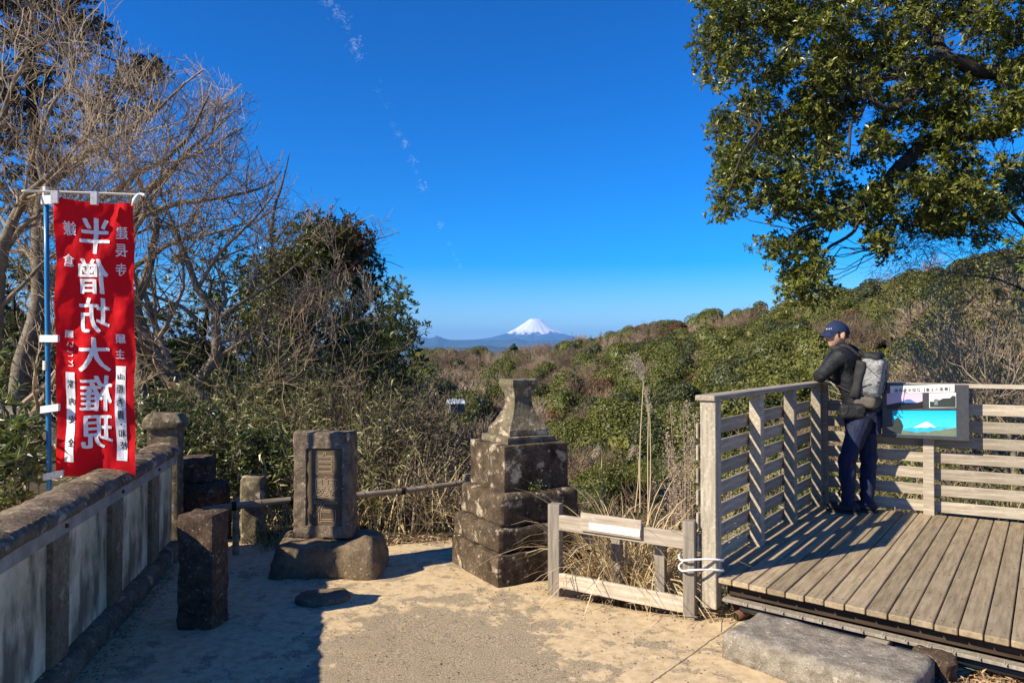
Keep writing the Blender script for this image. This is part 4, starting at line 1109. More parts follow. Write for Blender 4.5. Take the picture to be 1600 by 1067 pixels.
def BANN(s, t, off=0.0):
    q = (cTL * (1 - s) + cTR * s) * (1 - t) + (cBL * (1 - s) + cBR * s) * t
    w = .010 * math.sin(s * 9 + t * 5 + 1) * (.4 + .6 * t) + .007 * math.sin(t * 21 + s * 6) + .012 * math.sin((s * 1.5 - t * 2.2) * 6) * max(0, 1 - t * 1.6) + fbm((s * 2, t * 5, 0), 3, 3) * .012
    w += .02 * math.sin(t * 3.1) * (s - .5) + .006 * math.sin(s * 16 - t * 30) * math.exp(-((s - 1) / .35) ** 2) + .009 * math.sin((s + t * .9) * 15 + 2 * math.sin(t * 5)) * .8
    w += .005 * fbm((s * 6, t * 16, 4), 1.2, 3)
    q = q + Vector((.10, -.97, 0)) * (w + off)
    q.z += -.012 * math.sin(math.pi * s) * (1 - t) - .006 * math.sin(s * 7) * t
    q.x += .006 * math.sin(t * 15) * (1 if s > .5 else -.6) * abs(s - .5)
    return q - bo
n = N('red_cloth', .8, .15); wv = n.noise(60, 4, .6); n.color(n.ramp(wv, [(.3, (.70, .006, .012)), (.7, (.82, .010, .018))])); n.bump(n.noise(38, 5, .65), .35, .006)
tr = n.n('BsdfTranslucent'); tr.inputs[0].default_value = (.95, .02, .03, 1); ms = n.n('MixShader'); ms.inputs[0].default_value = .38
n.l(n.b.outputs[0], ms.inputs[1]); n.l(tr.outputs[0], ms.inputs[2]); n.l(ms.outputs[0], n.out.inputs[0]); M_RED = n.m
ns, ntt = 44, 130
V = [BANN(i / ns, j / ntt) for j in range(ntt + 1) for i in range(ns + 1)]
idx = np.arange(len(V)).reshape(ntt + 1, ns + 1); Q = np.stack([idx[:-1, :-1], idx[:-1, 1:], idx[1:, 1:], idx[1:, :-1]], -1).reshape(-1, 4)
cloth = link('cloth', mesh_np('cloth', [tuple(v) for v in V], Q, None, [M_RED], True), bn)
def plain2(name, c): n = N(name, .8, .15); n.color(n.ramp(n.noise(40, 3), [(.3, tuple(x * .88 for x in c)), (.6, c)])); return n.m
M_CW = plain2('white_print', (.80, .80, .80)); M_CB = plain2('black_ink', (.02, .02, .025))
def st_of(u, v):
    t = (v - 313.5) / (742.5 - 313.5); ul = 85 + 2 * t; ur = 209 + 3.5 * t
    return (u - ul) / (ur - ul), t
def glyph_on(M, ch, u, v, wpx, hpx, off, weight, mirror=True, box=True):
    V, Fs, E = glyph(ch, weight, 3)
    if box: V = norm_box(V) - np.array([.5, .5, 0])
    else: V = V - np.array([.5, .38, 0])
    bm = bmesh.new(); vs = [bm.verts.new(x) for x in V]
    for f_ in Fs:
        try: bm.faces.new([vs[i] for i in f_])
        except ValueError: pass
    for ax in (0, 1):
        for c in np.arange(-.45, .5, .09 if max(wpx, hpx) > 30 else .3):
            bmesh.ops.bisect_plane(bm, geom=bm.verts[:] + bm.edges[:] + bm.faces[:], plane_co=(c if ax == 0 else 0, c if ax else 0, 0), plane_no=(1 - ax, ax, 0))
    bmesh.ops.triangulate(bm, faces=bm.faces[:])
    bm.verts.index_update(); out = []
    for v_ in bm.verts:
        x = -v_.co.x if mirror else v_.co.x
        s, t = st_of(u + x * wpx, v - v_.co.y * hpx); out.append(tuple(BANN(s, t, off)))
    M.add(out, None, [[v_.index for v_ in f_.verts] for f_ in bm.faces]); bm.free()
def column(name, chars, off, weight, mat, box=True):
    for ch, u, v, w_, h_ in chars:
        M = Mesher()
        for du, dv, do in (((0, 0, 0), (1.5, .4, .0002), (-1.3, -.5, .0004)) if w_ > 40 else ((0, 0, 0), (.6, .2, .0002))): glyph_on(M, ch, u + du, v + dv, w_ - 2, h_ - 1, off + do, weight, True, box)
        link(name, M.mesh(name, [mat]), cloth)
column('large_character', [('半', 148, 367, 47, 58), ('僧', 145, 431, 49, 56), ('坊', 146, 492, 49, 56), ('大', 147, 554, 48, 54), ('権', 150, 615, 50, 56), ('現', 152, 675, 46, 52)], .0035, .0, M_CW)
column('small_character', [('建', 190, 361, 19, 21), ('長', 189, 389, 19, 21), ('寺', 188, 419, 19, 20), ('鎌', 108, 358, 22, 23), ('倉', 105, 408, 19, 21),
    ('願', 188, 529, 16, 15), ('主', 187, 553, 15, 15), ('願', 106, 523, 15, 12), ('い', 107, 539, 12, 9), ('ご', 107, 553, 12, 10), ('と', 109, 568, 11, 11)], .0035, .0, M_CW)
def strip(u0, u1, v0, v1, off, mat, name):
    V = []; na, nb2 = 3, 30
    for j in range(nb2 + 1):
        for i in range(na + 1):
            s, t = st_of(u0 + (u1 - u0) * i / na + 1.5 * (j / nb2), v0 + (v1 - v0) * j / nb2); V.append(tuple(BANN(s, t, off)))
    idx = np.arange(len(V)).reshape(nb2 + 1, na + 1); Q = np.stack([idx[:-1, :-1], idx[:-1, 1:], idx[1:, 1:], idx[1:, :-1]], -1).reshape(-1, 4)
    return link(name, mesh_np(name, V, Q, None, [mat]), cloth)
strip(180, 197, 572, 720, .0030, M_CW, 'white_name_strip'); strip(101, 116, 582, 720, .0030, M_CW, 'white_wish_strip')
column('black_character', [('山', 188, 588, 12, 10), ('原', 188, 608, 13, 14), ('秀', 189, 628, 13, 14), ('貴', 190, 648, 13, 15), ('・', 190, 663, 4, 4), ('和', 191, 677, 13, 13), ('枝', 192, 696, 13, 14),
    ('家', 109, 600, 12, 14), ('内', 110, 627, 11, 12), ('安', 111, 655, 13, 13), ('全', 112, 690, 12, 13)], .0062, .0, M_CB)
M_TAPE = plain('white_tape', (.66, .66, .64), .6, .3, 60)
def tape(u0, v0, u1, v1, w_, Y0_, Y1_):
    a_, b_ = P(u0, v0, Y0_) - bo, P(u1, v1, Y1_) - bo; M = Mesher(); h_ = Vector((0, 0, w_ / 2)); n2 = Vector((0, -.003, 0))
    V = [a_ - h_ - n2 * 3, b_ - h_ - n2 * 3, b_ + h_ - n2 * 3, a_ + h_ - n2 * 3, a_ - h_ + n2 * 5, b_ - h_ + n2 * 5, b_ + h_ + n2 * 5, a_ + h_ + n2 * 5]
    M.add([tuple(v) for v in V], [(4, 5, 6, 7), (3, 2, 1, 0), (0, 1, 5, 4), (7, 6, 2, 3), (0, 4, 7, 3), (1, 2, 6, 5)]); link('cloth_tab', M.mesh('cloth_tab', [M_TAPE]), bn)
for t_ in ((66, 313, 92, 312, .055, 4.78, 4.74), (64, 529, 92, 529, .045, 4.78, 4.74), (65, 640, 93, 636, .045, 4.78, 4.74), (69, 745, 100, 739, .045, 4.78, 4.74), (81, 308, 92, 308, .08, 4.72, 4.73), (143, 310, 153, 310, .085, 4.80, 4.81)): tape(*t_)
M = Mesher(); tube_path(M, [P(206, 322, 4.90) - bo, P(211, 312, 4.90) - bo, P(218, 304, 4.92) - bo, P(228, 306, 4.92) - bo], [.004, .016, .010, .012], 8); link('knot', M.mesh('knot', [M_TAPE], True), bn)

# ------------------------------------------------------------------ near trees
def sample_poly(poly, k, r_, mind=0):
    xs_ = [q[0] for q in poly]; ys_ = [q[1] for q in poly]; out = []; tries = 0
    while len(out) < k and tries < 400:
        tries += 1
        x = r_.uniform(min(xs_), max(xs_), 200); y = r_.uniform(min(ys_), max(ys_), 200); m = inside(x, y, poly)
        for a_, b_ in zip(x[m], y[m]):
            if len(out) >= k: break
            if mind and out:
                o_ = np.array(out[-600:]); 
                if ((o_[:, 0] - a_) ** 2 + (o_[:, 1] - b_) ** 2).min() < mind ** 2: continue
            out.append((a_, b_))
    return np.array(out)
def foliage(M, C, rad, nros, nleaf, L, Wd, r_, up=.5, flat_=.75, spread=1.0, m=0, Mt=None, tr=.0035, fold=.25):
    """rosettes of leaves spread through clumps centred on C, each on its own twig"""
    C = np.asarray(C, float); k = len(C)
    off = unit(k * nros, r_) * (r_.random(k * nros) ** .42)[:, None] * rad * np.array([1, 1, flat_])
    cc = np.repeat(C, nros, 0); R0 = cc + off
    ax = off / rad * .9 + np.array([0, 0, up]) + r_.normal(0, .3, off.shape); ax /= np.linalg.norm(ax, axis=1, keepdims=True)
    if Mt is not None: Mt.segs(cc + r_.normal(0, .02, cc.shape), R0, np.full(len(R0), tr), np.full(len(R0), tr * .5), 3, m=0)
    n_ = len(R0) * nleaf; A = np.repeat(ax, nleaf, 0)
    rd = unit(n_, r_); rd -= A * (rd * A).sum(1, keepdims=True); rd /= np.linalg.norm(rd, axis=1, keepdims=True) + 1e-9
    D = A * r_.uniform(.15, .9, n_)[:, None] + rd * spread
    Nn = A + r_.normal(0, .25, A.shape)
    sz = L * r_.uniform(.6, 1.2, n_)
    B0 = np.repeat(R0, nleaf, 0) + A * r_.uniform(-.25, .2, n_)[:, None] * L
    M.leaves(B0, D, Nn, sz, sz * Wd, fold, m)
def limb(M, spec, Y, r0, r1, k=8, wob=.02, dY=0.0):
    """spec: survey points (u, v[, depth offset])"""
    pts = [P(s_[0], s_[1], Y + (s_[2] if len(s_) > 2 else 0) + dY) for s_ in spec]
    rad = list(np.linspace(r0, r1, len(pts)))
    return tube_path(M, pts, rad, k, sub=5, wob=wob)
def sprout(out, path, r_, n_, L, lvl, rmul=.5, up=.15, minr=.0025, **kw):
    pts, rad = path
    for _ in range(n_):
        i = r_.integers(len(pts) // 5, len(pts) - 1); p = np.array(pts[i]); d = np.array(pts[min(i + 2, len(pts) - 1)]) - np.array(pts[max(i - 2, 0)]); d /= np.linalg.norm(d) + 1e-9
        grow(out, p, rot_to(d, r_.uniform(.5, 1.15), r_), L * r_.uniform(.6, 1.15), rad[i] * rmul * r_.uniform(.5, .9) + .003, lvl, r_, up, minr=minr, **kw)
SIL = [(-400, 1400), (-400, -400), (130, -400), (160, 40), (200, 80), (290, 115), (350, 150), (400, 215), (445, 245), (480, 310), (540, 330), (608, 395), (600, 450), (660, 520), (690, 640), (720, 1400)]
def insil(q, poly=SIL):
    u = 800 + q[0] / q[1] * F; v = HZ - (q[2] - EYE) / q[1] * F
    w = mnoise.noise(Vector(q) * 2.1) * 60 + mnoise.noise(Vector(q) * .7) * 60; u += w - 4; v -= w * .6
    return bool(inside(np.array([u]), np.array([v]), poly)[0])
def bare_tree(label, Y, base, limbs, seed, mat, twmat, nsp=9, L=1.3, lvl=3, minr=.003, name='bare_tree', group=None, up=.12, ok=None):
    r_ = np.random.default_rng(seed); b = P(base[0], base[1], Y); b.z = min(b.z, Hs(b.x, b.y) + .1)
    T = empty(name, b, label=label, cat='tree', group=group)
    M = Mesher(); out = []
    for (spec, r0, r1) in limbs:
        path = limb(M, spec, Y, r0, r1); 
        sprout(out, path, r_, nsp, L, lvl, up=up, minr=minr, ok=ok)
        pe_, de_ = np.array(path[0][-1]), np.array(path[0][-1]) - np.array(path[0][-4]); grow(out, pe_, de_ / np.linalg.norm(de_), L * .9, r1, lvl, r_, up, minr=minr, ok=ok)
    M.V = [v - np.array(b[:]) for v in M.V]
    link('trunk', M.mesh('trunk', [mat], True), T)
    M2 = Mesher(); put_segs(M2, out, 0, .012); M2.V = [v - np.array(b[:]) for v in M2.V]
    link('branches', M2.mesh('branches', [twmat]), T)
    return T
def leafy_tree(name, label, cat, Y, dY, polys, limbs, seed, bmat, lr, nros, nleaf, L, Wd, base, rad, clumps, up=.5, group=None, flat_=.75, spread=1.0, twr=.0035, mind=0, stub=.010, lean=None):
    r_ = np.random.default_rng(seed); b = P(base[0], base[1], Y); b.z = min(b.z, Hs(b.x, b.y) + .1)
    T = empty(name, b, label=label, cat=cat, group=group)
    M = Mesher(); paths = []
    for (spec, r0, r1) in limbs: paths.append(limb(M, spec, Y, r0, r1))
    allp = np.array([list(p_) for pa in paths for p_ in pa[0]])
    Mf = Mesher(); Mt = Mesher(); mats = []
    for j, (poly, mat, kc) in enumerate(polys):
        uv = sample_poly(poly, kc, r_, mind)
        mats.append(mat)
        C = []
        for u, v in uv:
            dd_ = dY * (r_.random() - .5) * 2
            C.append(list(P(u, v, Y + dd_)))
        C = np.array(C)
        if lean is not None: C[:, 1] += lean(C[:, 2])
        foliage(Mf, C, rad, nros, nleaf, L, Wd, r_, up, flat_, spread, j, Mt, twr)
        for c_ in C:       # a small branch from the nearest limb
            d_ = ((allp - c_) ** 2).sum(1); q = allp[np.argmin(d_)]
            ln_ = math.sqrt(d_.min())
            if ln_ > .05:
                mid_ = (q + c_) / 2 + r_.normal(0, .08 * ln_, 3) - np.array([0, 0, .06 * ln_])
                q2 = (q + mid_) / 2 + r_.normal(0, .05 * ln_, 3); q3 = (mid_ + c_) / 2 + r_.normal(0, .05 * ln_, 3); w_ = min(.03, stub * (.6 + ln_ * .5))
                Mt.segs([q, q2, mid_, q3], [q2, mid_, q3, c_], [w_, w_ * .85, w_ * .7, w_ * .5], [w_ * .85, w_ * .7, w_ * .5, w_ * .3], 5, m=0)
    bb_ = np.array(b[:])
    M.V = [v - bb_ for v in M.V]; Mt.V = [v - bb_ for v in Mt.V]; Mf.V = [v - bb_ for v in Mf.V]
    link('trunk', M.mesh('trunk', [bmat], True), T)
    link('branches', Mt.mesh('branches', [bmat]), T)
    fo = link('foliage', Mf.mesh('foliage', mats), T); fo['kind'] = 'stuff'
    return T

M_LTOP = leaf_mat('glossy_evergreen_leaves', [(.04, .058, .009), (.10, .12, .015), (.17, .18, .024), (.25, .245, .045)], .36, .32, .5)
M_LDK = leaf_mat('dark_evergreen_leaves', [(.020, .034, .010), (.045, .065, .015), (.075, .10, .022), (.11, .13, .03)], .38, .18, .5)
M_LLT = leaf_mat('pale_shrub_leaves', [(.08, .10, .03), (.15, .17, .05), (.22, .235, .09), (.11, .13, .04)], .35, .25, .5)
M_LRU = leaf_mat('bronze_leaves', [(.07, .035, .014), (.13, .065, .025), (.06, .055, .02), (.18, .10, .04)], .5, .2, tcol=(1.1, .8, .4))
M_LOL = leaf_mat('olive_leaves', [(.06, .07, .014), (.11, .115, .025), (.17, .165, .035), (.14, .11, .035)], .45, .25)
M_LCON = leaf_mat('cedar_sprays', [(.018, .022, .010), (.045, .038, .016), (.10, .062, .025), (.15, .085, .035)], .6, .1)
M_LBR = leaf_mat('bright_leaves', [(.09, .15, .03), (.16, .23, .05), (.22, .29, .08)], .38, .3)

# great evergreen overhanging from the right
top_poly = [(1095, -40), (1086, 40), (1086, 100), (1100, 122), (1125, 142), (1150, 128), (1160, 95), (1172, 120), (1150, 165), (1118, 190), (1108, 212), (1122, 225), (1118, 262), (1136, 268), (1128, 300), (1116, 330), (1122, 343), (1150, 330), (1205, 322), (1222, 338),
            (1200, 365), (1195, 395), (1192, 418), (1215, 428), (1232, 400), (1262, 398), (1280, 385), (1310, 360), (1350, 350), (1372, 400), (1390, 410), (1398, 368), (1440, 372), (1470, 390), (1478, 345), (1500, 320), (1535, 290), (1530, 240), (1538, 215), (1600, 205), (1680, 190), (1680, -60), (1095, -60)]
holes = [[(1375, 108), (1400, 108), (1402, 134), (1382, 140)], [(1345, 170), (1370, 160), (1382, 178), (1360, 195), (1348, 215)], [(1570, 80), (1605, 66), (1608, 88), (1580, 96)], [(1320, 210), (1345, 205), (1350, 235), (1325, 232)]]
tip_poly = [(1225, 425), (1262, 420), (1270, 405), (1285, 420), (1300, 438), (1298, 452), (1270, 462), (1240, 465), (1220, 448)]
rt = np.random.default_rng(100)
limbsR = [
    ([(1830, 560, .3), (1790, 330, .2), (1740, 170, .1), (1690, 60, 0), (1640, -80, 0)], .30, .16),
    ([(1750, 190, .1), (1660, 170, 0), (1600, 178, 0), (1560, 202, 0), (1510, 208, -.1), (1460, 215, -.2), (1405, 262, -.3), (1370, 300, -.4), (1345, 322, -.5), (1300, 345, -.6), (1250, 362, -.7)], .17, .022),
    ([(1710, 90, 0), (1640, 78, -.2), (1585, 105, -.3), (1540, 112, -.4), (1480, 92, -.5), (1430, 98, -.6), (1398, 118, -.6), (1350, 128, -.2), (1300, 140, .2), (1240, 170, .3), (1190, 220, .2)], .13, .012),
    ([(1440, 98, -.6), (1438, 140, -.6), (1400, 168, -.7), (1372, 165, -.8), (1352, 148, -.8), (1345, 178, -.9), (1330, 195, -.9), (1325, 250, -1)], .05, .015),
    ([(1398, 118, -.2), (1330, 60, .2), (1250, 30, .4), (1150, 40, .3)], .04, .012),
    ([(1480, 92, -.5), (1440, 30, .2), (1350, -20, .3)], .07, .03),
    ([(1460, 215, -.2), (1500, 278, .2), (1490, 300, .2), (1500, 325, .3), (1520, 345, .3)], .045, .016),
    ([(1405, 262, -.3), (1440, 285, .1), (1480, 280, .2), (1505, 282, .2), (1545, 300, .3)], .035, .012),
    ([(1345, 322, -.5), (1335, 360, -.6), (1298, 385, -.7), (1285, 402, -.7), (1272, 420, -.8), (1262, 440, -.8)], .026, .010),
    ([(1300, 345, -.6), (1255, 355, -.8), (1225, 385, -.9)], .02, .009),
    ([(1190, 200, -1.3), (1160, 240, -1.4), (1140, 300, -1.4)], .02, .008),
    ([(1370, 300, -.4), (1400, 345, -.2), (1385, 390, -.2)], .025, .009)]
polyset = []
def minus(poly, hl):
    return poly
b_ = P(1830, 900, 10.3)
big = leafy_tree('evergreen_tree', 'large glossy leaved evergreen tree reaching in over the deck from the right', 'tree', 10.0, 1.15, [(top_poly, M_LTOP, 590), (tip_poly, M_LTOP, 18), ([(1440, 300), (1500, 262), (1640, 235), (1660, 330), (1560, 345), (1510, 395), (1455, 395)], M_LTOP, 34)], limbsR, 101, M_BARKD, 0, 26, 8, .074, .38, (1830, 760), .24, 0, up=.45, mind=0, twr=.003, stub=.0065)
# drop leaves that close the gaps of sky between the boughs
def carve(o, hl, ymin=0):
    me = o.data; n_ = len(me.polygons); co = np.empty(len(me.vertices) * 3, np.float32); me.vertices.foreach_get('co', co); co = co.reshape(-1, 3).astype(float)
    w = co + np.array(o.parent.location[:]) ; base_ = w[::4]
    u = 800 + base_[:, 0] / base_[:, 1] * F; dz_ = (base_[:, 2] - EYE) / base_[:, 1]; v = HZ - dz_ * F
    kill = np.zeros(len(base_), bool)
    for h_ in hl: kill |= inside(u, v, h_)
    mi = np.empty(n_, np.int32); me.polygons.foreach_get('material_index', mi)
    keep_ = ~kill; V = co.reshape(-1, 4, 3)[keep_].reshape(-1, 3); Q = np.arange(len(V)).reshape(-1, 4)
    o.data = mesh_np('foliage', V, Q, None, list(me.materials), False, mi[keep_])
carve([c for c in big.children if c.name.startswith('foliage')][0], holes)

# bare trees on the left bank
LT = [
    ('crooked bare tree with forked leaning trunk behind the stone pier', 9.3, (347, 700), [
        ([(352, 712), (340, 672), (326, 650), (312, 622), (276, 597), (251, 564), (220, 508), (213, 475), (227, 437), (239, 390), (244, 344), (222, 300), (205, 250)], .135, .022),
        ([(326, 650), (306, 606), (337, 560), (337, 512), (335, 484), (309, 451), (290, 400), (276, 370), (262, 330)], .085, .020),
        ([(269, 575), (248, 526), (225, 456), (200, 420), (150, 380)], .05, .014),
        ([(312, 503), (280, 478), (240, 462), (200, 440)], .03, .012),
        ([(337, 500), (380, 470), (430, 440), (480, 400)], .03, .010),
        ([(309, 451), (340, 400), (390, 350), (430, 300)], .03, .010),
        ([(347, 690), (352, 640), (380, 632), (402, 638)], .03, .012)], 201, 11, 1.25),
    ('tall bare tree with long branches slanting up to the right behind the banner', 11.5, (30, 800), [
        ([(20, 800), (30, 600), (60, 480), (60, 380), (71, 300), (124, 247), (180, 214), (230, 185), (290, 130)], .16, .016),
        ([(60, 380), (110, 330), (180, 300), (220, 268), (262, 247), (300, 205), (311, 180), (326, 150)], .07, .012),
        ([(71, 300), (60, 240), (75, 180), (110, 120), (120, 60)], .05, .012),
        ([(180, 300), (240, 260), (300, 245), (380, 200)], .03, .010),
        ([(124, 247), (150, 180), (180, 130), (190, 70)], .035, .010)], 202, 13, 1.6),
    ('spreading bare tree whose outer twigs reach the open sky above the bank', 12.5, (230, 760), [
        ([(235, 760), (222, 600), (200, 450), (214, 326), (262, 270), (300, 230), (350, 190)], .13, .014),
        ([(214, 340), (280, 318), (337, 311), (412, 292), (440, 268)], .05, .010),
        ([(206, 420), (270, 380), (330, 365), (400, 345)], .045, .010),
        ([(215, 326), (180, 260), (150, 200), (160, 140)], .04, .010)], 203, 13, 1.55),
    ('pale bare tree at the left edge leaning behind the banner pole', 8.6, (-40, 720), [
        ([(-60, 700), (-10, 660), (40, 655), (90, 680), (130, 735)], .15, .11),
        ([(-30, 740), (-10, 520), (0, 400), (15, 360), (37, 311), (70, 280), (110, 240)], .11, .014),
        ([(0, 400), (40, 350), (90, 330), (150, 322)], .04, .010),
        ([(-10, 380), (-20, 260), (10, 160), (40, 90)], .05, .012),
        ([(0, 480), (40, 440), (80, 400), (140, 372)], .03, .008)], 204, 12, 1.2),
    ('thin bare tree beside the rust tipped evergreen, twigs against the sky', 13.5, (470, 700), [
        ([(470, 700), (450, 560), (430, 440), (425, 350), (440, 290), (452, 240)], .07, .008),
        ([(436, 470), (480, 420), (520, 390), (560, 395), (590, 405)], .03, .007),
        ([(430, 380), (455, 345), (480, 335)], .02, .006)], 205, 9, 1.2),
    ('slender leaning bare sapling over the undergrowth behind the inscribed stone', 9.8, (560, 720), [
        ([(560, 720), (540, 600), (500, 560), (470, 520), (430, 480)], .03, .006),
        ([(555, 690), (580, 610), (600, 560), (640, 520)], .022, .005),
        ([(550, 640), (520, 540), (540, 470)], .02, .005)], 206, 8, .9)]
for lab, Y_, base, limbs, sd_, nsp, L_ in LT:
    bare_tree(lab, Y_, base, limbs, sd_, M_BARK, [M_TWIGL, M_TWIG][sd_ % 2], int(nsp * .5 + .5), L_ * .95, 3, .0034, group='bare trees on the left bank', up=.10, ok=insil)

# evergreens of the left bank
leafy_tree('cedar_tree', 'dark brownish evergreen crown rising behind the bare branches at upper left', 'tree', 21, 1.5,
    [([(-40, -40), (150, -40), (165, 25), (195, 55), (160, 72), (130, 100), (95, 130), (90, 175), (60, 215), (-40, 260)], M_LCON, 150), ([(210, 88), (252, 96), (246, 128), (226, 135), (208, 118)], M_LCON, 12),
     ([(90, 150), (180, 110), (275, 122), (262, 150), (240, 190), (200, 200), (130, 260), (90, 320), (-40, 340), (-40, 250), (60, 220)], M_LCON, 60)],
    [([(60, 800), (60, 400), (50, 150), (40, -40)], .25, .10), ([(58, 260), (130, 160), (240, 130)], .06, .02), ([(52, 160), (110, 80), (220, 110)], .06, .02)],
    301, M_BARKD, 0, 14, 9, .13, .42, (60, 800), .48, 0, up=-.1, flat_=.5)
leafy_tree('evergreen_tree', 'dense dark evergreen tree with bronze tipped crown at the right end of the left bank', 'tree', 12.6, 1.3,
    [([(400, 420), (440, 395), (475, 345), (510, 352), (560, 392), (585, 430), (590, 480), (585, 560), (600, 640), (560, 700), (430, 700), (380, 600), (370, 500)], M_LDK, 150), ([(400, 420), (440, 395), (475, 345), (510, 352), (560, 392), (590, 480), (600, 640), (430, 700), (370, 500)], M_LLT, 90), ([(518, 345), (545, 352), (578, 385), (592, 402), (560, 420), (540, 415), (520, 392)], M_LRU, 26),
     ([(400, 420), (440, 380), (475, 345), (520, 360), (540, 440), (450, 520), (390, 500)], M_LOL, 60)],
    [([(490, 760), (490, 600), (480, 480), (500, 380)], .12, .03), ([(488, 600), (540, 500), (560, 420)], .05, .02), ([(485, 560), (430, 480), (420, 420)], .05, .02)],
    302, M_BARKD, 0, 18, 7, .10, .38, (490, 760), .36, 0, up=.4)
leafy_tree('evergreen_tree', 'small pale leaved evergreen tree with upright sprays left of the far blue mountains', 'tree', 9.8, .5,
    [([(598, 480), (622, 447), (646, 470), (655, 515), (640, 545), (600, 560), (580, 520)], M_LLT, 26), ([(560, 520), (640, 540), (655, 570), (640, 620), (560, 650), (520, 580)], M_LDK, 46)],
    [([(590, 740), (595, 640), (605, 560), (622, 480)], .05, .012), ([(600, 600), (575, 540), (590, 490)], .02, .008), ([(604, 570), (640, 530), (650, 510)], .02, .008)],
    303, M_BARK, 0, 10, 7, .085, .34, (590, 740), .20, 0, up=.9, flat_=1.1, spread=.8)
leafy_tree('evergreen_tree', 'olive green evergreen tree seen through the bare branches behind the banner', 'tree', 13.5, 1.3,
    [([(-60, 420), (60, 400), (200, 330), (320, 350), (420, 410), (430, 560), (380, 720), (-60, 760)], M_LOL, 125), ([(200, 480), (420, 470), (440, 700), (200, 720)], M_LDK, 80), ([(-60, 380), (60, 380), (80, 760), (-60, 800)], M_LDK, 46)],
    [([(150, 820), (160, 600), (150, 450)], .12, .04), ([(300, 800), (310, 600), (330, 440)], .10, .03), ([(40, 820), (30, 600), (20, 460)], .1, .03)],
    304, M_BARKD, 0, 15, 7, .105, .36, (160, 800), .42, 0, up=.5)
leafy_tree('evergreen_shrub', 'large leaved green shrub outside the wall beside the banner pole', 'shrub', 4.9, .35,
    [([(-40, 560), (20, 600), (60, 690), (68, 745), (50, 800), (-40, 830)], M_LLT, 26), ([(-40, 660), (60, 700), (60, 790), (-40, 830)], M_LDK, 14)],
    [([(0, 1000), (5, 800), (10, 700)], .02, .006), ([(30, 1000), (40, 820), (45, 750)], .016, .005)],
    305, M_BARK, 0, 7, 6, .105, .26, (10, 1000), .13, 0, up=.6, spread=1.2)
leafy_tree('evergreen_shrub', 'low dark leafy shrub filling the corner behind the end pier and rocks', 'shrub', 7.6, .5,
    [([(215, 600), (330, 640), (345, 720), (330, 770), (285, 740), (230, 700)], M_LDK, 46), ([(340, 690), (450, 660), (455, 780), (400, 800), (340, 770)], M_LDK, 40)],
    [([(300, 860), (300, 740), (290, 680)], .02, .008), ([(400, 860), (395, 760), (400, 700)], .02, .008)],
    306, M_BARKD, 0, 13, 7, .05, .42, (300, 860), .17, 0, up=.5)
leafy_tree('evergreen_tree', 'bright green leafy bough at the right edge above the back railing', 'tree', 8.4, .4,
    [([(1552, 398), (1575, 372), (1620, 362), (1680, 372), (1680, 440), (1600, 428), (1562, 412)], M_LBR, 16)],
    [([(1800, 900), (1760, 600), (1700, 450), (1640, 408), (1585, 402)], .07, .012)],
    307, M_BARKD, 0, 9, 8, .105, .26, (1800, 900), .17, 0, up=.5, spread=1.1)
# thin hanging twigs and bare thicket at the right
bare_tree('tangle of fine bare hanging branches under the great evergreen at the right', 11.5, (1700, 800), [
    ([(1700, 800), (1690, 560), (1640, 420), (1590, 340), (1540, 300)], .08, .012),
    ([(1690, 560), (1620, 470), (1570, 440), (1520, 430)], .035, .008),
    ([(1650, 440), (1600, 300), (1560, 240)], .03, .008), ([(1640, 420), (1580, 380), (1530, 350)], .03, .008), ([(1540, 300), (1480, 330), (1440, 360)], .016, .005)], 211, M_BARKD, M_TWIG, 7, 1.0, 3, .0028, up=-.02)
M_LSC = M_LOL
for i, (u, v, Y_, sd_, lab) in enumerate([(1530, 740, 12, 221, 'grey bare thicket tree rising behind the picture board'), (1580, 720, 10.5, 222, 'grey bare thicket tree behind the right end of the back railing'), (1470, 760, 14, 223, 'low grey bare thicket tree between golden trees and back railing'), (1600, 640, 15.5, 224, 'tall grey bare thicket tree below the bright leafy bough')]):
    h_ = [130, 190, 80, 150][i]
    bare_tree(lab, Y_, (u, v + 120), [([(u, v + 150), (u + 5, v), (u - 20, v - h_ * .5), (u - 10, v - h_)], .06, .008), ([(u, v), (u + 50, v - h_ * .4), (u + 70, v - h_ * .8)], .035, .007), ([(u, v + 30), (u - 50, v - h_ * .3), (u - 80, v - h_ * .55)], .035, .007)],
              sd_, M_BARK, M_TWIGL, 8, .9, 3, .004, group='bare thicket behind the back railing')

# ------------------------------------------------------------------ undergrowth
def on_ground(x, y): return H(x, y)
M_SASA = leaf_mat('bamboo_grass_leaves', [(.07, .09, .02), (.14, .16, .04), (.24, .24, .08), (.42, .37, .19), (.09, .11, .03)], .4, .22)
M_DARKST = leaf_mat('dark_stems', [(.05, .038, .026), (.10, .08, .05), (.19, .155, .10), (.30, .25, .16)], .75, .1, tcol=(1, .9, .7))
r_ = np.random.default_rng(400)
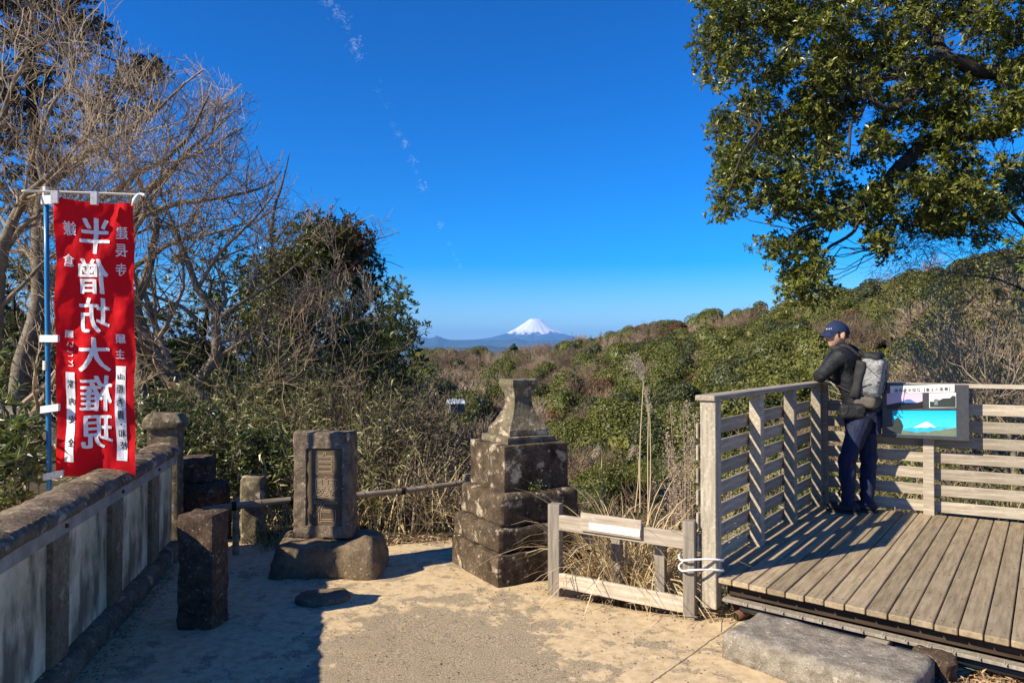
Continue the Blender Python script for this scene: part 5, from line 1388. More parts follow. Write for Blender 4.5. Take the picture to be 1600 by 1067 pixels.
# bamboo grass: stems with blades
M = Mesher(); k_ = 430; x = r_.uniform(-4.3, -1.25, k_); y = 7.0 + r_.random(k_) * 3.0; z = on_ground(x, y) - .1
hmax = .95 + .9 * np.clip((y - 7) / 2.5, 0, 1) * r_.uniform(.6, 1, k_); lean = r_.normal(0, .22, (k_, 2))
top = np.column_stack([x + lean[:, 0] * hmax, y + lean[:, 1] * hmax, z + hmax]); bot = np.column_stack([x, y, z])
M.segs(bot, top, np.full(k_, .004), np.full(k_, .002), 3, m=1)
nl_ = 22; t = r_.uniform(.25, 1, (k_, nl_)); C = bot[:, None] + (top - bot)[:, None] * t[..., None]
C = C.reshape(-1, 3); D = r_.normal(0, 1, C.shape) * [1, 1, .45] + [0, 0, .15]
M.leaves(C, D, r_.normal(0, .4, C.shape) + [0, 0, 1], r_.uniform(.08, .19, len(C)), r_.uniform(.012, .024, len(C)), .5)
tag(link('bamboo_grass', M.mesh('bamboo_grass', [M_SASA, M_DARKST])), 'pale green bamboo grass growing thickly behind the inscribed stone', kind='stuff')
# dry arching stems between the inscribed stone and the pedestal
M = Mesher(); k_ = 1250; x = r_.uniform(-1.9, .55, k_); y = 7.15 + r_.random(k_) * 1.7; z = on_ground(x, y) - .15
a = r_.uniform(0, 6.28, k_); tl = r_.uniform(.05, .7, k_); D = np.column_stack([np.cos(a) * tl, np.sin(a) * tl, np.ones(k_)])
hf = .55 + .75 * np.clip(1 - np.abs(x + .95) / 1.3, 0, 1)
M.blades(np.column_stack([x, y, z]), D, hf * r_.uniform(.5, 1.35, k_), r_.uniform(.1, .65, k_), r_.uniform(.006, .014, k_), 7)
tag(link('dry_stems', M.mesh('dry_stems', [M_DARKST])), 'thicket of dry brown arching stems between the inscribed stone and the pedestal', kind='stuff')
M = Mesher(); k_ = 900; x = r_.uniform(-2.9, .3, k_); y = 7.05 + r_.random(k_) * 1.2; z = on_ground(x, y) - .1
a = r_.uniform(0, 6.28, k_); tl = r_.uniform(.05, .9, k_)
M.blades(np.column_stack([x, y, z]), np.column_stack([np.cos(a) * tl, np.sin(a) * tl, np.ones(k_)]), r_.uniform(.5, 1.25, k_) * (.6 + .7 * np.clip(1 - np.abs(x + .7) / 1.6, 0, 1)), r_.uniform(.1, .6, k_), r_.uniform(.010, .017, k_), 7)
tag(link('straw_stems', M.mesh('straw_stems', [M_STRAW])), 'pale straw stems standing in the dark thicket behind the bamboo rail', kind='stuff')
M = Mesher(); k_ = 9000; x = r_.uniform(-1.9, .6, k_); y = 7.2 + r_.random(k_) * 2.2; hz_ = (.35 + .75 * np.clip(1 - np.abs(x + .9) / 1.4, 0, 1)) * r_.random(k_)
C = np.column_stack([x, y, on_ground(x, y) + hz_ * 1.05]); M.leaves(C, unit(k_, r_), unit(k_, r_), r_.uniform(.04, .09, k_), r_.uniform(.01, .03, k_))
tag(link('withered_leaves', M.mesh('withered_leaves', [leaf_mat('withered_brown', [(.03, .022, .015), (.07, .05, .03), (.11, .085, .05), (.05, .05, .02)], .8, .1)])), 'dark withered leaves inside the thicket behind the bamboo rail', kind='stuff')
# low bare shrubs
def low_bush(lab, u, v, Y_, h_, sd_, mat, n_=9, minr=.003, nm='bare_shrub', grp=None, lvl=3):
    p = P(u, v, Y_); z0 = Hs(p.x, Y_); rr = np.random.default_rng(sd_); out = []
    for i in range(n_):
        a_ = rr.uniform(0, 6.28); grow(out, np.array([rr.normal(0, .08), rr.normal(0, .08), -.05]), np.array([math.cos(a_) * rr.uniform(.1, .8), math.sin(a_) * rr.uniform(.1, .8), 1.]), h_ * rr.uniform(.35, .55), .012, lvl, rr, .08, .2, 4, (2, 4), (.4, 1.0), .68, minr)
    M = Mesher(); put_segs(M, out, 0, .01); o = link(nm, M.mesh(nm, [mat]), None, (p.x, Y_, max(z0, -1.2))); tag(o, lab, 'shrub', grp)
for i, (u, Y_, h_, lab) in enumerate([(600, 9.2, 1.5, 'reddish brown bare shrub just right of the inscribed stone'), (650, 10.5, 2.0, 'dark bare shrub below the pale leaved evergreen'), (690, 12.5, 2.2, 'low bare brown shrub at the edge of the valley left of the pedestal'),
        (735, 10, 1.7, 'small bare shrub right behind the bamboo rail end'), (560, 8.6, 1.3, 'bare twiggy shrub above the inscribed stone'), (520, 9.4, 1.5, 'bare twiggy shrub standing behind the bamboo grass'), (915, 9, 1.2, 'small brown bare shrub right of the stone pedestal'), (1040, 9.5, 1.2, 'small brown bare shrub behind the low fence')]):
    low_bush(lab, u, 600, Y_, h_, 500 + i, [M_TWIGB, M_TWIG, M_TWIGB, M_TWIGB][i % 4], 11, .0032)

# dry plume grass behind the low fence
def grass_clump(name, lab, x0, y0, n_, h_, spread, bend, mat, w_=(.004, .009), sd_=0, z=None, seeds=0, lean=.55):
    rr = np.random.default_rng(sd_); M = Mesher(); z0 = Hs(x0, y0) if z is None else z
    a = rr.uniform(0, 6.28, n_); q = np.abs(rr.normal(0, spread, n_)); B0 = np.column_stack([np.cos(a) * q, np.sin(a) * q, np.full(n_, -.05)])
    tl = rr.uniform(.03, lean, n_); M.blades(B0, np.column_stack([np.cos(a) * tl, np.sin(a) * tl, np.ones(n_)]), h_ * rr.uniform(.45, 1.15, n_), rr.uniform(bend * .3, bend, n_), rr.uniform(*w_, n_), 7)
    o = link(name, M.mesh(name, [mat]), None, (x0, y0, z0)); tag(o, lab, 'grass clump', 'dry grass clumps behind the low fence')
grass_clump('plume_grass', 'straw coloured grass clump arching over the notice board of the low fence', 0.84, 5.45, 420, 1.55, .08, .95, M_STRAW, (.006, .012), sd_=1, z=-.25)
grass_clump('plume_grass', 'straw coloured grass clump between stone pedestal and notice board', .66, 5.65, 240, 1.35, .09, .9, M_STRAW, (.006, .011), sd_=2, z=-.22)
grass_clump('plume_grass', 'upright dry grass clump right of the notice board', 1.10, 5.5, 260, 1.3, .10, .8, M_STRAW, (.006, .011), sd_=3, z=-.25)
grass_clump('plume_grass', 'low dry grass clump at the foot of the low fence', .98, 5.12, 90, .42, .10, .9, M_STRAW, sd_=4, z=-.15)
grass_clump('plume_grass', 'green and brown grass clump by the foot of the deck corner post', 1.42, 4.72, 70, .22, .08, .9, M_GRASS, sd_=5, z=-.02)
grass_clump('plume_grass', 'bright green grass tuft under the bamboo rail left of the inscribed stone', -2.05, 6.45, 150, .48, .10, .9, M_SASA, (.006, .012), 6, z=-.03)
M_PLUME = leaf_mat('silver_plume', [(.42, .34, .22), (.58, .50, .36), (.66, .60, .48)], .8, .35, tcol=(1, .95, .85))
def plume_stalk(lab, pts, Y_, head, sd_, hl=.16, droop=1.0):
    rr = np.random.default_rng(sd_); b = P(*pts[0], Y_); T = empty('plume_stalk', b, label=lab, cat='grass stalk', group='tall dry plume stalks')
    M = Mesher(); path, _ = tube_path(M, [P(u, v, Y_) - b for u, v in pts], list(np.linspace(.0040, .0020, len(pts))), 5, sub=4); link('stem', M.mesh('stem', [M_STRAW]), T)
    if head:
        M = Mesher(); tip = np.array(path[-1]); k_ = 60
        B0 = tip + np.array([0, 0, -1.]) * rr.uniform(0, hl * .55, k_)[:, None]; D = rr.normal(0, .16, (k_, 3)) + [-.38 * droop, 0, 1]
        M.blades(B0, D, rr.uniform(hl * .6, hl * 1.1, k_), rr.uniform(.3, .9, k_) * droop, np.full(k_, .0050), 7)
        k_ = 260; t = rr.random(k_); i_ = rr.integers(0, 60, k_); Dn = D / np.linalg.norm(D, axis=1, keepdims=True)
        C = B0[i_] + Dn[i_] * (hl * .9 * t)[:, None] + np.array([-.03 * droop, 0, -.10 * droop]) * (t ** 2.2)[:, None] + rr.normal(0, .006, (k_, 3))
        M.leaves(C, rr.normal(0, 1, (k_, 3)) + [-.5, 0, -.2], unit(k_, rr), .018, .004)
        link('plume', M.mesh('plume', [M_PLUME]), T)
plume_stalk('tallest dry plume stalk with drooping silver head against the wooded slope', [(1000, 800), (1000, 700), (1004, 620), (1007, 572)], 5.7, True, 1, .27)
plume_stalk('closed thin plume stalk standing just right of the tallest one', [(1013, 820), (1012, 720), (1013, 650), (1012, 618)], 5.8, True, 2, .10, .15)
plume_stalk('short stalk with small bent plume low beside the tallest stalk', [(992, 800), (998, 740), (996, 700)], 5.9, True, 3, .09, 1.3)
plume_stalk('short stalk with round silver plume at the left of the dry grass', [(938, 800), (940, 740), (940, 702)], 6.0, True, 4, .10, 1.5)
plume_stalk('bare dry stalk rising between the plume stalks', [(1008, 850), (1016, 760), (1016, 680), (1015, 640)], 5.6, True, 5, .07, .1)
# pale seed-head weeds by the deck corner
def seed_weed(lab, x0, y0, h_, sd_, n_=5, mat=None, nl_=900, w_=.14):
    rr = np.random.default_rng(sd_); T = empty('seed_weed', (x0, y0, Hs(x0, y0)), label=lab, cat='weed', group='pale seed head weeds by the deck')
    M = Mesher(); M2 = Mesher()
    for i in range(n_):
        a_ = rr.uniform(0, 6.28); q = rr.uniform(.05, w_); b0 = np.array([math.cos(a_) * q * .4, math.sin(a_) * q * .4, -.2]); tp_ = np.array([math.cos(a_) * q * 1.6, math.sin(a_) * q * 1.6, h_ * rr.uniform(.7, 1)])
        M.segs([b0, (b0 + tp_) / 2], [(b0 + tp_) / 2, tp_], [.005, .004], [.004, .002], 5)
        k_ = nl_ // n_; t = rr.random(k_) ** .6; ax = tp_ - b0; side = rr.normal(0, 1, (k_, 3)) * [1, 1, .3]; C = b0 + ax * (.62 + .4 * t)[:, None] + side * (.055 * (1.1 - t))[:, None]
        M2.leaves(C, side + [0, 0, .8], unit(k_, rr), rr.uniform(.012, .026, k_), .009)
    link('stem', M.mesh('stem', [M_TWIGL]), T); link('seed_head', M2.mesh('seed_head', [mat or M_PLUME]), T)
M_SEED = leaf_mat('beige_seeds', [(.30, .22, .16), (.42, .33, .25), (.52, .43, .34)], .85, .2, tcol=(1, .9, .75))
for i, (u, v, Y_, h_) in enumerate([(1075, 640, 6.2, 1.0), (1062, 700, 6.0, .8), (1080, 760, 5.9, .55), (1040, 745, 6.3, .7), (1140, 700, 7.3, .9), (1220, 690, 8.2, .9), (1160, 740, 6.9, .7)]):
    p = P(u, v, Y_); gz = Hs(p.x, Y_); seed_weed(['pale pinkish seed head weed topmost beside the deck corner post', 'pale pinkish seed head weed half way down left of the deck corner post', 'low pale seed head weed left of the deck corner post', 'small pale seed head weed near the tall plume stalks',
        'beige seed head weed seen through the first gap of the left railing', 'beige seed head weed seen through the third gap of the left railing', 'low beige seed head weed seen through the left railing'][i], p.x, Y_, p.z + .14 - gz, 600 + i, 6, M_SEED)
# weeds, grass and green shrubs on the slope outside the railings
M = Mesher(); k_ = 4200; u_ = r_.uniform(880, 1800, k_); Y_ = 6.2 + 9 * r_.random(k_) ** 1.4; x = (u_ - 800) / F * Y_
PQ = np.column_stack([x, Y_]); rel = PQ - np.array([DP0.x, DP0.y]); q_ = rel @ np.array([DE.x, DE.y]); s_ = rel @ np.array([DD.x, DD.y])
ok = ~((q_ > -.15) & (s_ < 3.1 + .1 * q_)) & (Y_ > 5.6); x, y = x[ok], Y_[ok]; k_ = len(x); a = r_.uniform(0, 6.28, k_); tl = r_.uniform(.05, .8, k_)
M.blades(np.column_stack([x, y, on_ground(x, y) - .1]), np.column_stack([np.cos(a) * tl, np.sin(a) * tl, np.ones(k_)]), r_.uniform(.35, 1.05, k_), r_.uniform(.2, .9, k_), r_.uniform(.006, .014, k_), 5)
tag(link('slope_grass', M.mesh('slope_grass', [leaf_mat('mixed_dry_grass', [(.10, .11, .03), (.30, .23, .12), (.42, .34, .19), (.16, .17, .05), (.20, .14, .08)], .7, .2)])), 'mixed dry and green grass on the slope outside the railings', kind='stuff')
for i in range(26):
    u = [960, 1060, 1130, 1180, 1230, 1280, 1340, 1400, 1460, 1520, 1580, 1640, 1010][i % 13] + r_.uniform(-20, 20); Y_ = (7.6 if i < 13 else 11.5) + r_.uniform(-.5, .9) + (1.6 if u > 1290 else 0); x = (u - 800) / F * Y_
    rr = np.random.default_rng(700 + i); M = Mesher(); h_ = rr.uniform(.5, 1.0) + (.5 if i >= 13 else 0); out = []
    nst = 9
    for j in range(nst):
        a_ = rr.uniform(0, 6.28); grow(out, np.array([rr.normal(0, .06), rr.normal(0, .06), -.2]), np.array([math.cos(a_) * .6, math.sin(a_) * .6, 1.]), h_ * .5, .008, 2, rr, .1, .2, 3, (2, 3), (.4, .9), .7, .003)
    put_segs(M, out, 1, .01)
    C = np.array([o[1] for o in out if o[4] <= 1]); k2 = rr.integers(0, len(C), 620); 
    if i % 3: M.leaves(C[k2] + rr.normal(0, .05, (620, 3)), unit(620, rr) + [0, 0, .4], unit(620, rr) + [0, 0, .7], rr.uniform(.03, .075, 620), rr.uniform(.012, .03, 620), m=0)
    z = Hs(x, Y_)
    o = link('slope_shrub', M.mesh('slope_shrub', [[M_LLT, M_LOL, M_LDK][i % 3], M_TWIG]), None, (x, Y_, z))
    where = 'behind the low fence' if u < 1085 else ('outside the left railing' if u < 1290 else ('behind the person at the back railing' if u < 1390 else 'outside the back railing'))
    tag(o, ('leafy' if i % 3 else 'leafless') + (' near' if i < 13 else ' farther') + ' shrub on the slope ' + where, 'shrub', 'shrubs on the slope outside the deck')

# small pale roofed house down in the valley
hp = P(712, 626, 95); hb = empty('valley_house', (hp.x, 95, hp.z - 1.5), .4, label='small house with pale blue grey roof glimpsed down in the valley', cat='house')
hb.scale = (.5, .5, .5)
link('wall', mesh_bm('wall', box_bm(3.6, 3.0, 2.4, (0, 0, 1.2)), plain('house_wall', (.16, .14, .12))), hb)
bm = bmesh.new(); vs = [bm.verts.new(c) for c in ((-2.1, -1.8, 2.35), (2.1, -1.8, 2.35), (2.1, 1.8, 2.35), (-2.1, 1.8, 2.35), (-2.1, 0, 3.5), (2.1, 0, 3.5))]
for f_ in ((0, 1, 5, 4), (2, 3, 4, 5), (0, 4, 3), (1, 2, 5), (3, 2, 1, 0)): bm.faces.new([vs[i] for i in f_])
link('roof', mesh_bm('roof', bm, plain('pale_metal_roof', (.52, .60, .68), .35, .5)), hb)
link('window', mesh_bm('window', box_bm(1.0, .06, .9, (0.3, -1.52, 1.3)), plain('window_dark', (.03, .04, .05), .2, .5)), hb)

# ------------------------------------------------------------------ trail of cloud
def ice(dens):
    n = N('ice_cloud'); n.t.nodes.remove(n.b); pvv = n.n('VolumePrincipled'); pvv.inputs['Color'].default_value = (1, 1, 1, 1); pvv.inputs['Density'].default_value = dens; n.l(pvv.outputs[0], n.out.inputs['Volume']); return n.m
trail = [(515, 3, 14, .9), (530, 22, 14, .8), (542, 42, 9, .6), (555, 70, 13, .9), (560, 88, 10, .6), (590, 140, 12, .25), (604, 165, 10, .2), (613, 195, 8, .3), (621, 211, 8, .6), (633, 224, 9, 1), (646, 250, 8, .9), (650, 268, 6, .5), (661, 293, 9, 1), (688, 351, 8, .9), (702, 380, 5, .6), (709, 397, 4, .6), (714, 405, 4, .7), (718, 416, 5, .8)]
for i, (u, v, r0, dn) in enumerate(trail):
    rr = np.random.default_rng(800 + i); el = (HZ - v) / F; D = 7000 / max(el, .1) if v > 0 else 16000
    D = min(D, 60000); c = P(u, v, D); M = Mesher(); px = D / F
    bm = bmesh.new(); bmesh.ops.create_icosphere(bm, subdivisions=2, radius=1); bv = np.array([v_.co[:] for v_ in bm.verts]); bf = np.array([[v_.index for v_ in f_.verts] for f_ in bm.faces]); bm.free()
    for j in range(int(30 * (.4 + dn))):
        o_ = rr.normal(0, .42, 3) * r0 * px; s_ = rr.uniform(.05, .30, 3) * r0 * px * np.array([1.3, 1.3, .5]); a_ = rr.uniform(-.9, .9)
        vv = bv * s_; vv = np.stack([vv[:, 0] * math.cos(a_) - vv[:, 2] * math.sin(a_), vv[:, 1], vv[:, 0] * math.sin(a_) + vv[:, 2] * math.cos(a_)], 1); M.add(vv + o_, None, bf)
    m2 = ice(.0030 * dn * 8 / r0 * (7000 / D * 2 if D > 14000 else 1))
    o = link('cloud_wisp', M.mesh('cloud_wisp', [m2], True), None, c); 
    tag(o, 'part of the broken vapour trail crossing the blue sky', kind='structure')
for i, (u, v, r0, dn) in enumerate(trail): pass

# ------------------------------------------------------------------ person leaning on the railing
PF = Vector((-.8, .6, 0)); PL = Vector((-.6, -.8, 0)); UPV = Vector((0, 0, 1))
HEAD = Vector((2.925, 6.66, 1.835))
per = empty('person', (3.06, 6.62, DZ), label='person in navy cap, black hooded jacket and navy trousers leaning on the deck railing', cat='person')
po = per.location.copy()
def skin(name, verts, edges, rad, mat, sub=2, root=0, parent=per):
    me = bpy.data.meshes.new(name); me.from_pydata([tuple(Vector(v) - po) for v in verts], edges, []); me.materials.append(mat)
    o = link(name + '_src', me); md = o.modifiers.new('skin', 'SKIN'); md.use_smooth_shade = True
    for i, r in enumerate(rad):
        r = r if isinstance(r, tuple) else (r, r); me.skin_vertices[0].data[i].radius = r
    me.skin_vertices[0].data[root].use_root = True
    sb_ = o.modifiers.new('sub', 'SUBSURF'); sb_.levels = sub; sb_.render_levels = sub
    dg = bpy.context.evaluated_depsgraph_get(); m2 = bpy.data.meshes.new_from_object(o.evaluated_get(dg)); m2.name = name
    bpy.data.objects.remove(o)
    m2.materials.clear(); m2.materials.append(mat)
    m2.polygons.foreach_set('use_smooth', np.full(len(m2.polygons), True)); m2.polygons.foreach_set('material_index', np.zeros(len(m2.polygons), np.int32))
    return link(name, m2, parent)
pelvis = Vector((3.13, 6.60, 1.14)); waist = Vector((3.10, 6.615, 1.30)); chest = Vector((3.02, 6.65, 1.50)); uch = Vector((2.985, 6.665, 1.61)); neck = Vector((2.955, 6.665, 1.70))
shL = uch + PL * .17 + UPV * .015; elL = Vector((2.735, 6.60, 1.455)); haL = Vector((2.805, 6.74, 1.45))
shR = uch - PL * .17 + UPV * .015; elR = Vector((3.08, 6.98, 1.43)); haR = Vector((2.97, 6.93, 1.455))
hpL = pelvis + PL * .085 - UPV * .06; knL = Vector((2.955, 6.55, .715)); anL = Vector((2.965, 6.54, .345))
hpR = pelvis - PL * .085 - UPV * .06; knR = Vector((3.19, 6.64, .70)); anR = Vector((3.15, 6.60, .345))
M_SKIN = plain('skin', (.52, .30, .20), .5, .35, 60, .05, .001)
# a continuous body: torso, neck, arms with five-fingered hands, legs
V = []; E = []; R = []
def av(p, r, link_to=None):
    V.append(p); R.append(r)
    if link_to is not None: E.append((link_to, len(V) - 1))
    return len(V) - 1
i0 = av(pelvis, (.09, .08)); i1 = av(waist, (.09, .075), i0); i2 = av(chest, (.10, .08), i1); i3 = av(uch, (.09, .07), i2); i4 = av(neck, .055, i3); i5 = av(HEAD - UPV * .06 - PF * .03, .055, i4)
for sh, el, ha, sd_ in ((shL, elL, haL, 1), (shR, elR, haR, -1)):
    a_ = av(sh, .055, i3); b_ = av(el, .038, a_); c_ = av(ha, (.026, .022), b_); d = (ha - el).normalized(); sdv = Vector((-d.y, d.x, 0)) 
    pm_ = av(ha + d * .05, (.036, .016), c_)
    for k, (o_, l_) in enumerate(((-.03, .062), (-.01, .075), (.01, .072), (.03, .055))):
        f1 = av(ha + d * .095 + sdv * o_, .0088, pm_); f2 = av(ha + d * (.095 + l_ * .55) + sdv * o_ * 1.05 - UPV * .008, .0082, f1); av(ha + d * (.095 + l_ * .85) + sdv * o_ - UPV * .030, .0072, f2)
    t1 = av(ha + d * .03 + sdv * .045 * sd_ - UPV * .005, .010, c_); av(ha + d * .075 + sdv * .06 * sd_ - UPV * .014, .0085, t1)
for hp_, kn, an, toe in ((hpL, knL, anL, PF), (hpR, knR, anR, PF)):
    a_ = av(hp_, .070, i0); b_ = av((hp_ + kn) / 2, .065, a_); b2 = av(kn, .054, b_); c_ = av((kn + an) / 2 - PF * .01, .052, b2); d_ = av(an, .034, c_); av(an + toe * .12 - UPV * .045, (.034, .025), d_)
body = skin('body', V, E, R, M_SKIN)
# head: a shaped ovoid with brow, nose, lips, chin and ears, joined to the same body mesh
HF = Vector((-.97, -.10, -.06)).normalized(); HL = UPV.cross(HF).normalized(); HU = HF.cross(HL).normalized()
bm = bmesh.new(); bm.from_mesh(body.data)
def hp(f, l, u): return HEAD - po + HF * f + HL * l + HU * u
r = bmesh.ops.create_uvsphere(bm, u_segments=32, v_segments=24, radius=1)
for v in r['verts']:
    x, y, z = v.co; f, l, u = x, y, z
    ff = f * (.098 if f > 0 else .098); ll = l * .076; uu = u * .118
    if u < 0: ll *= 1 - .32 * (-u) ** 1.5; ff = ff * (1 - .15 * (-u)) + .018 * (-u)
    if f > .2:
        w = math.exp(-(l / .22) ** 2)
        ff += .022 * w * math.exp(-((uu + .018) / .016) ** 2) * (f ** 2)       # nose tip
        ff += .012 * w * math.exp(-((uu - .002) / .018) ** 2) * (f ** 2)
        ff -= .010 * math.exp(-((abs(l) - .42) / .2) ** 2) * math.exp(-((uu - .010) / .014) ** 2)  # eye sockets
        ff += .008 * math.exp(-(l / .4) ** 2) * math.exp(-((uu + .052) / .010) ** 2)              # lips
        ff += .012 * math.exp(-(l / .4) ** 2) * math.exp(-((uu + .098) / .018) ** 2)              # chin
    v.co = hp(ff, ll, uu)
for sgn in (1, -1):
    r = bmesh.ops.create_uvsphere(bm, u_segments=14, v_segments=10, radius=1)
    for v in r['verts']:
        x, y, z = v.co; v.co = hp(-.012 + x * .018 - z * .004, sgn * (.078 + y * .010 + .006 * (x < 0)), -.005 + z * .032)
bm.to_mesh(body.data); bm.free(); body.data.polygons.foreach_set('use_smooth', np.full(len(body.data.polygons), True))
# clothing
n = N('black_jacket_cloth', .62, .3); a = n.noise(14, 5, .6); n.color(n.ramp(a, [(.35, (.009, .010, .012)), (.7, (.018, .020, .024))])); n.bump(n.noise(9, 4, .6, dist=1.2), .8, .03); M_JACK = n.m
n = N('navy_trouser_cloth', .75, .25); a = n.noise(10, 5, .6, stretch=(2.5, 2.5, .8)); n.color(n.ramp(a, [(.35, (.010, .015, .040)), (.7, (.020, .028, .070))])); n.bump(a, .8, .03); M_TROU = n.m
V = []; E = []; R = []
i0 = av(pelvis - UPV * .035, (.160, .125)); i0b = av(pelvis + UPV * .06, (.150, .125), i0); i1 = av(waist + PF * .0, (.145, .120), i0b); i2 = av(chest, (.165, .130), i1); i3 = av(uch, (.135, .115), i2); i4 = av(neck + UPV * .01 - PF * .01, (.085, .08), i3); av(neck + UPV * .05 - PF * .01, (.078, .074), i4)
for sh, el, ha in ((shL, elL, haL), (shR, elR, haR)):
    a_ = av(sh + UPV * .005, .082, i3); m_ = av((sh + el) / 2 + UPV * .0, .070, a_); b_ = av(el, .062, m_); c_ = av(ha - (ha - el).normalized() * .01, .042, b_)
jk = skin('jacket', V, E, R, M_JACK)
for v in jk.data.vertices:
    q = v.co; e = fbm(q, 7, 3, 2) * .020 + fbm(q, 19, 2, 4) * .007
    v.co = q + v.normal * e
# hood lying behind the neck
V = []; E = []; R = []
h0 = neck - PF * .075 + UPV * .02
a0 = av(h0, (.075, .055)); a1 = av(neck + PL * .085 - PF * .02 + UPV * .015, .042, a0); a2 = av(neck + PL * .07 + PF * .06 - UPV * .0, .028, a1); a3 = av(neck - PL * .085 - PF * .02 + UPV * .015, .042, a0); a4 = av(neck - PL * .07 + PF * .06, .028, a3); a5 = av(h0 - PF * .05 - UPV * .05, (.07, .04), a0)
hd_ = skin('hood', V, E, R, M_JACK)
for v in hd_.data.vertices: v.co = v.co + v.normal * fbm(v.co, 14, 3, 7) * .014
V = []; E = []; R = []
i0 = av(pelvis - UPV * .02, (.135, .112))
for hp_, kn, an in ((hpL, knL, anL), (hpR, knR, anR)):
    a_ = av(hp_ - UPV * .01, .103, i0); m_ = av((hp_ + kn) / 2, .092, a_); b_ = av(kn, .076, m_); c_ = av((kn + an) / 2, .071, b_); d_ = av(an + UPV * .0, .060, c_); av(an - UPV * .03, .062, d_)
tr_ = skin('trousers', V, E, R, M_TROU)
for v in tr_.data.vertices:
    q = v.co; v.co = q + v.normal * (fbm(Vector((q.x, q.y, q.z * .6)), 8, 3, 3) * .022 + .006 * math.sin(q.z * 55 + fbm(q, 6, 2) * 7) * (1 if q.z < .3 or .35 < q.z < .6 else .4))
M_SHOE = plain('black_shoe', (.02, .02, .022), .6, .35, 40)
M_SOLE = plain('shoe_sole', (.05, .05, .05), .8, .2, 40)
for an, dr in ((anL, Vector((-.75, .66, 0))), (anR, Vector((-.25, .97, 0)) if False else Vector((-.86, .5, 0)))):
    dr.normalize(); sd2 = Vector((-dr.y, dr.x, 0)); bm = bmesh.new(); r = bmesh.ops.create_uvsphere(bm, u_segments=20, v_segments=14, radius=1)
    for v in r['verts']:
        x, y, z = v.co; l_ = x * .142 + .045; w_ = y * .050 * (1 - .12 * (x < -.3)); hh_ = z * (.050 if x > .1 else .050 + .045 * min(1, (.1 - x) * 1.6)) if z > 0 else z * .04
        q = Vector((an.x, an.y, DZ + .046)) - po + dr * l_ + sd2 * w_ + UPV * hh_; q.z = max(q.z, .014); v.co = q
    so = link('shoe', mesh_bm('shoe', bm, M_SHOE, True), per)
    bm = bmesh.new(); vs = []; 
    for z_ in (.001, .018):
        for k in range(20):
            a_ = k * 2 * math.pi / 20; x, y = math.cos(a_), math.sin(a_); q = Vector((an.x, an.y, DZ)) - po + dr * (x * .148 + .045) + sd2 * y * .052; vs.append(bm.verts.new((q.x, q.y, z_)))
    bm.faces.new(vs[:20]); bm.faces.new(vs[20:])
    for k in range(20): bm.faces.new((vs[k], vs[(k + 1) % 20], vs[20 + (k + 1) % 20], vs[20 + k]))
    bmesh.ops.recalc_face_normals(bm, faces=bm.faces[:]); link('sole', mesh_bm('sole', bm, M_SOLE), so)
# hair, sunglasses, cap
M_HAIR = plain('dark_grey_hair', (.035, .032, .030), .7, .3, 80)
bm = bmesh.new(); r = bmesh.ops.create_uvsphere(bm, u_segments=28, v_segments=20, radius=1); kill = []
for v in r['verts']:
    x, y, z = v.co; q = (x * .103 - .004, y * .081, z * .122)
    if q[2] < (-.055 if x < -.35 else .012 if x < .12 else .035) or (x > .55): kill.append(v)
    v.co = hp(*q)
bmesh.ops.delete(bm, geom=kill, context='VERTS'); link('hair', mesh_bm('hair', bm, M_HAIR, True), per)
bm = bmesh.new()
for sgn in (1, -1):   # sideburn
    r = bmesh.ops.create_uvsphere(bm, u_segments=10, v_segments=8, radius=1)
    for v in r['verts']: x, y, z = v.co; v.co = hp(.018 + x * .014, sgn * (.069 + y * .008), .005 + z * .034)
link('sideburns', mesh_bm('sideburns', bm, M_HAIR, True), per)
n = N('dark_lens', .12, .6); n.color((.012, .010, .012)); M_LENS = n.m
gl = None; M = Mesher()
for sgn in (1, -1):
    bm = bmesh.new(); r = bmesh.ops.create_uvsphere(bm, u_segments=14, v_segments=10, radius=1)
    for v in r['verts']: x, y, z = v.co; v.co = hp(.094 + x * .007 - abs(y) * .004 - (sgn * y > 0) * .008, sgn * (.033 + y * .028), .010 + z * .020)
    M.add(np.array([v.co[:] for v in bm.verts]), None, None); 
    bmesh.ops.triangulate(bm, faces=bm.faces[:]); bm.verts.index_update(); M.T.append(np.array([[v.index for v in f_.verts] for f_ in bm.faces]) + M.n - len(bm.verts)); M.mt.append(np.zeros(len(bm.faces), int)); bm.free()
    M.segs([hp(.088, sgn * .060, .016)], [hp(-.01, sgn * .080, .010)], [.003], [.0025], 5)
M.segs([hp(.100, -.01, .014)], [hp(.100, .01, .014)], [.003], [.003], 5)
link('sunglasses', M.mesh('sunglasses', [M_LENS], True), per)
n = N('navy_cap_cloth', .8, .2); a = n.noise(40, 4); n.color(n.ramp(a, [(.3, (.010, .018, .055)), (.7, (.018, .03, .085))])); M_CAP = n.m
bm = bmesh.new(); r = bmesh.ops.create_uvsphere(bm, u_segments=32, v_segments=20, radius=1); kill = []
for v in r['verts']:
    x, y, z = v.co
    if z < -.02: kill.append(v)
    v.co = hp(x * .112 - .006, y * .090, .028 + z * .098 * (1 - .04 * abs(math.sin(math.atan2(y, x) * 3))) - .03 * (x < 0) * (-x) * (1 - z))
bmesh.ops.delete(bm, geom=kill, context='VERTS')
rows = []
for i in range(9):
    t = i / 8; row = []
    for j in range(15):
        a_ = (j / 14 - .5) * 2.2; x = .098 * math.cos(a_) * (1.0) + t * .070 * math.cos(a_ * .75); y = .084 * math.sin(a_) * (1 - .12 * t)
        row.append(hp(x, y, .030 - .012 * t * 2.2 - .018 * (math.sin(a_) ** 2) * (.4 + t)))
    rows.append(row)
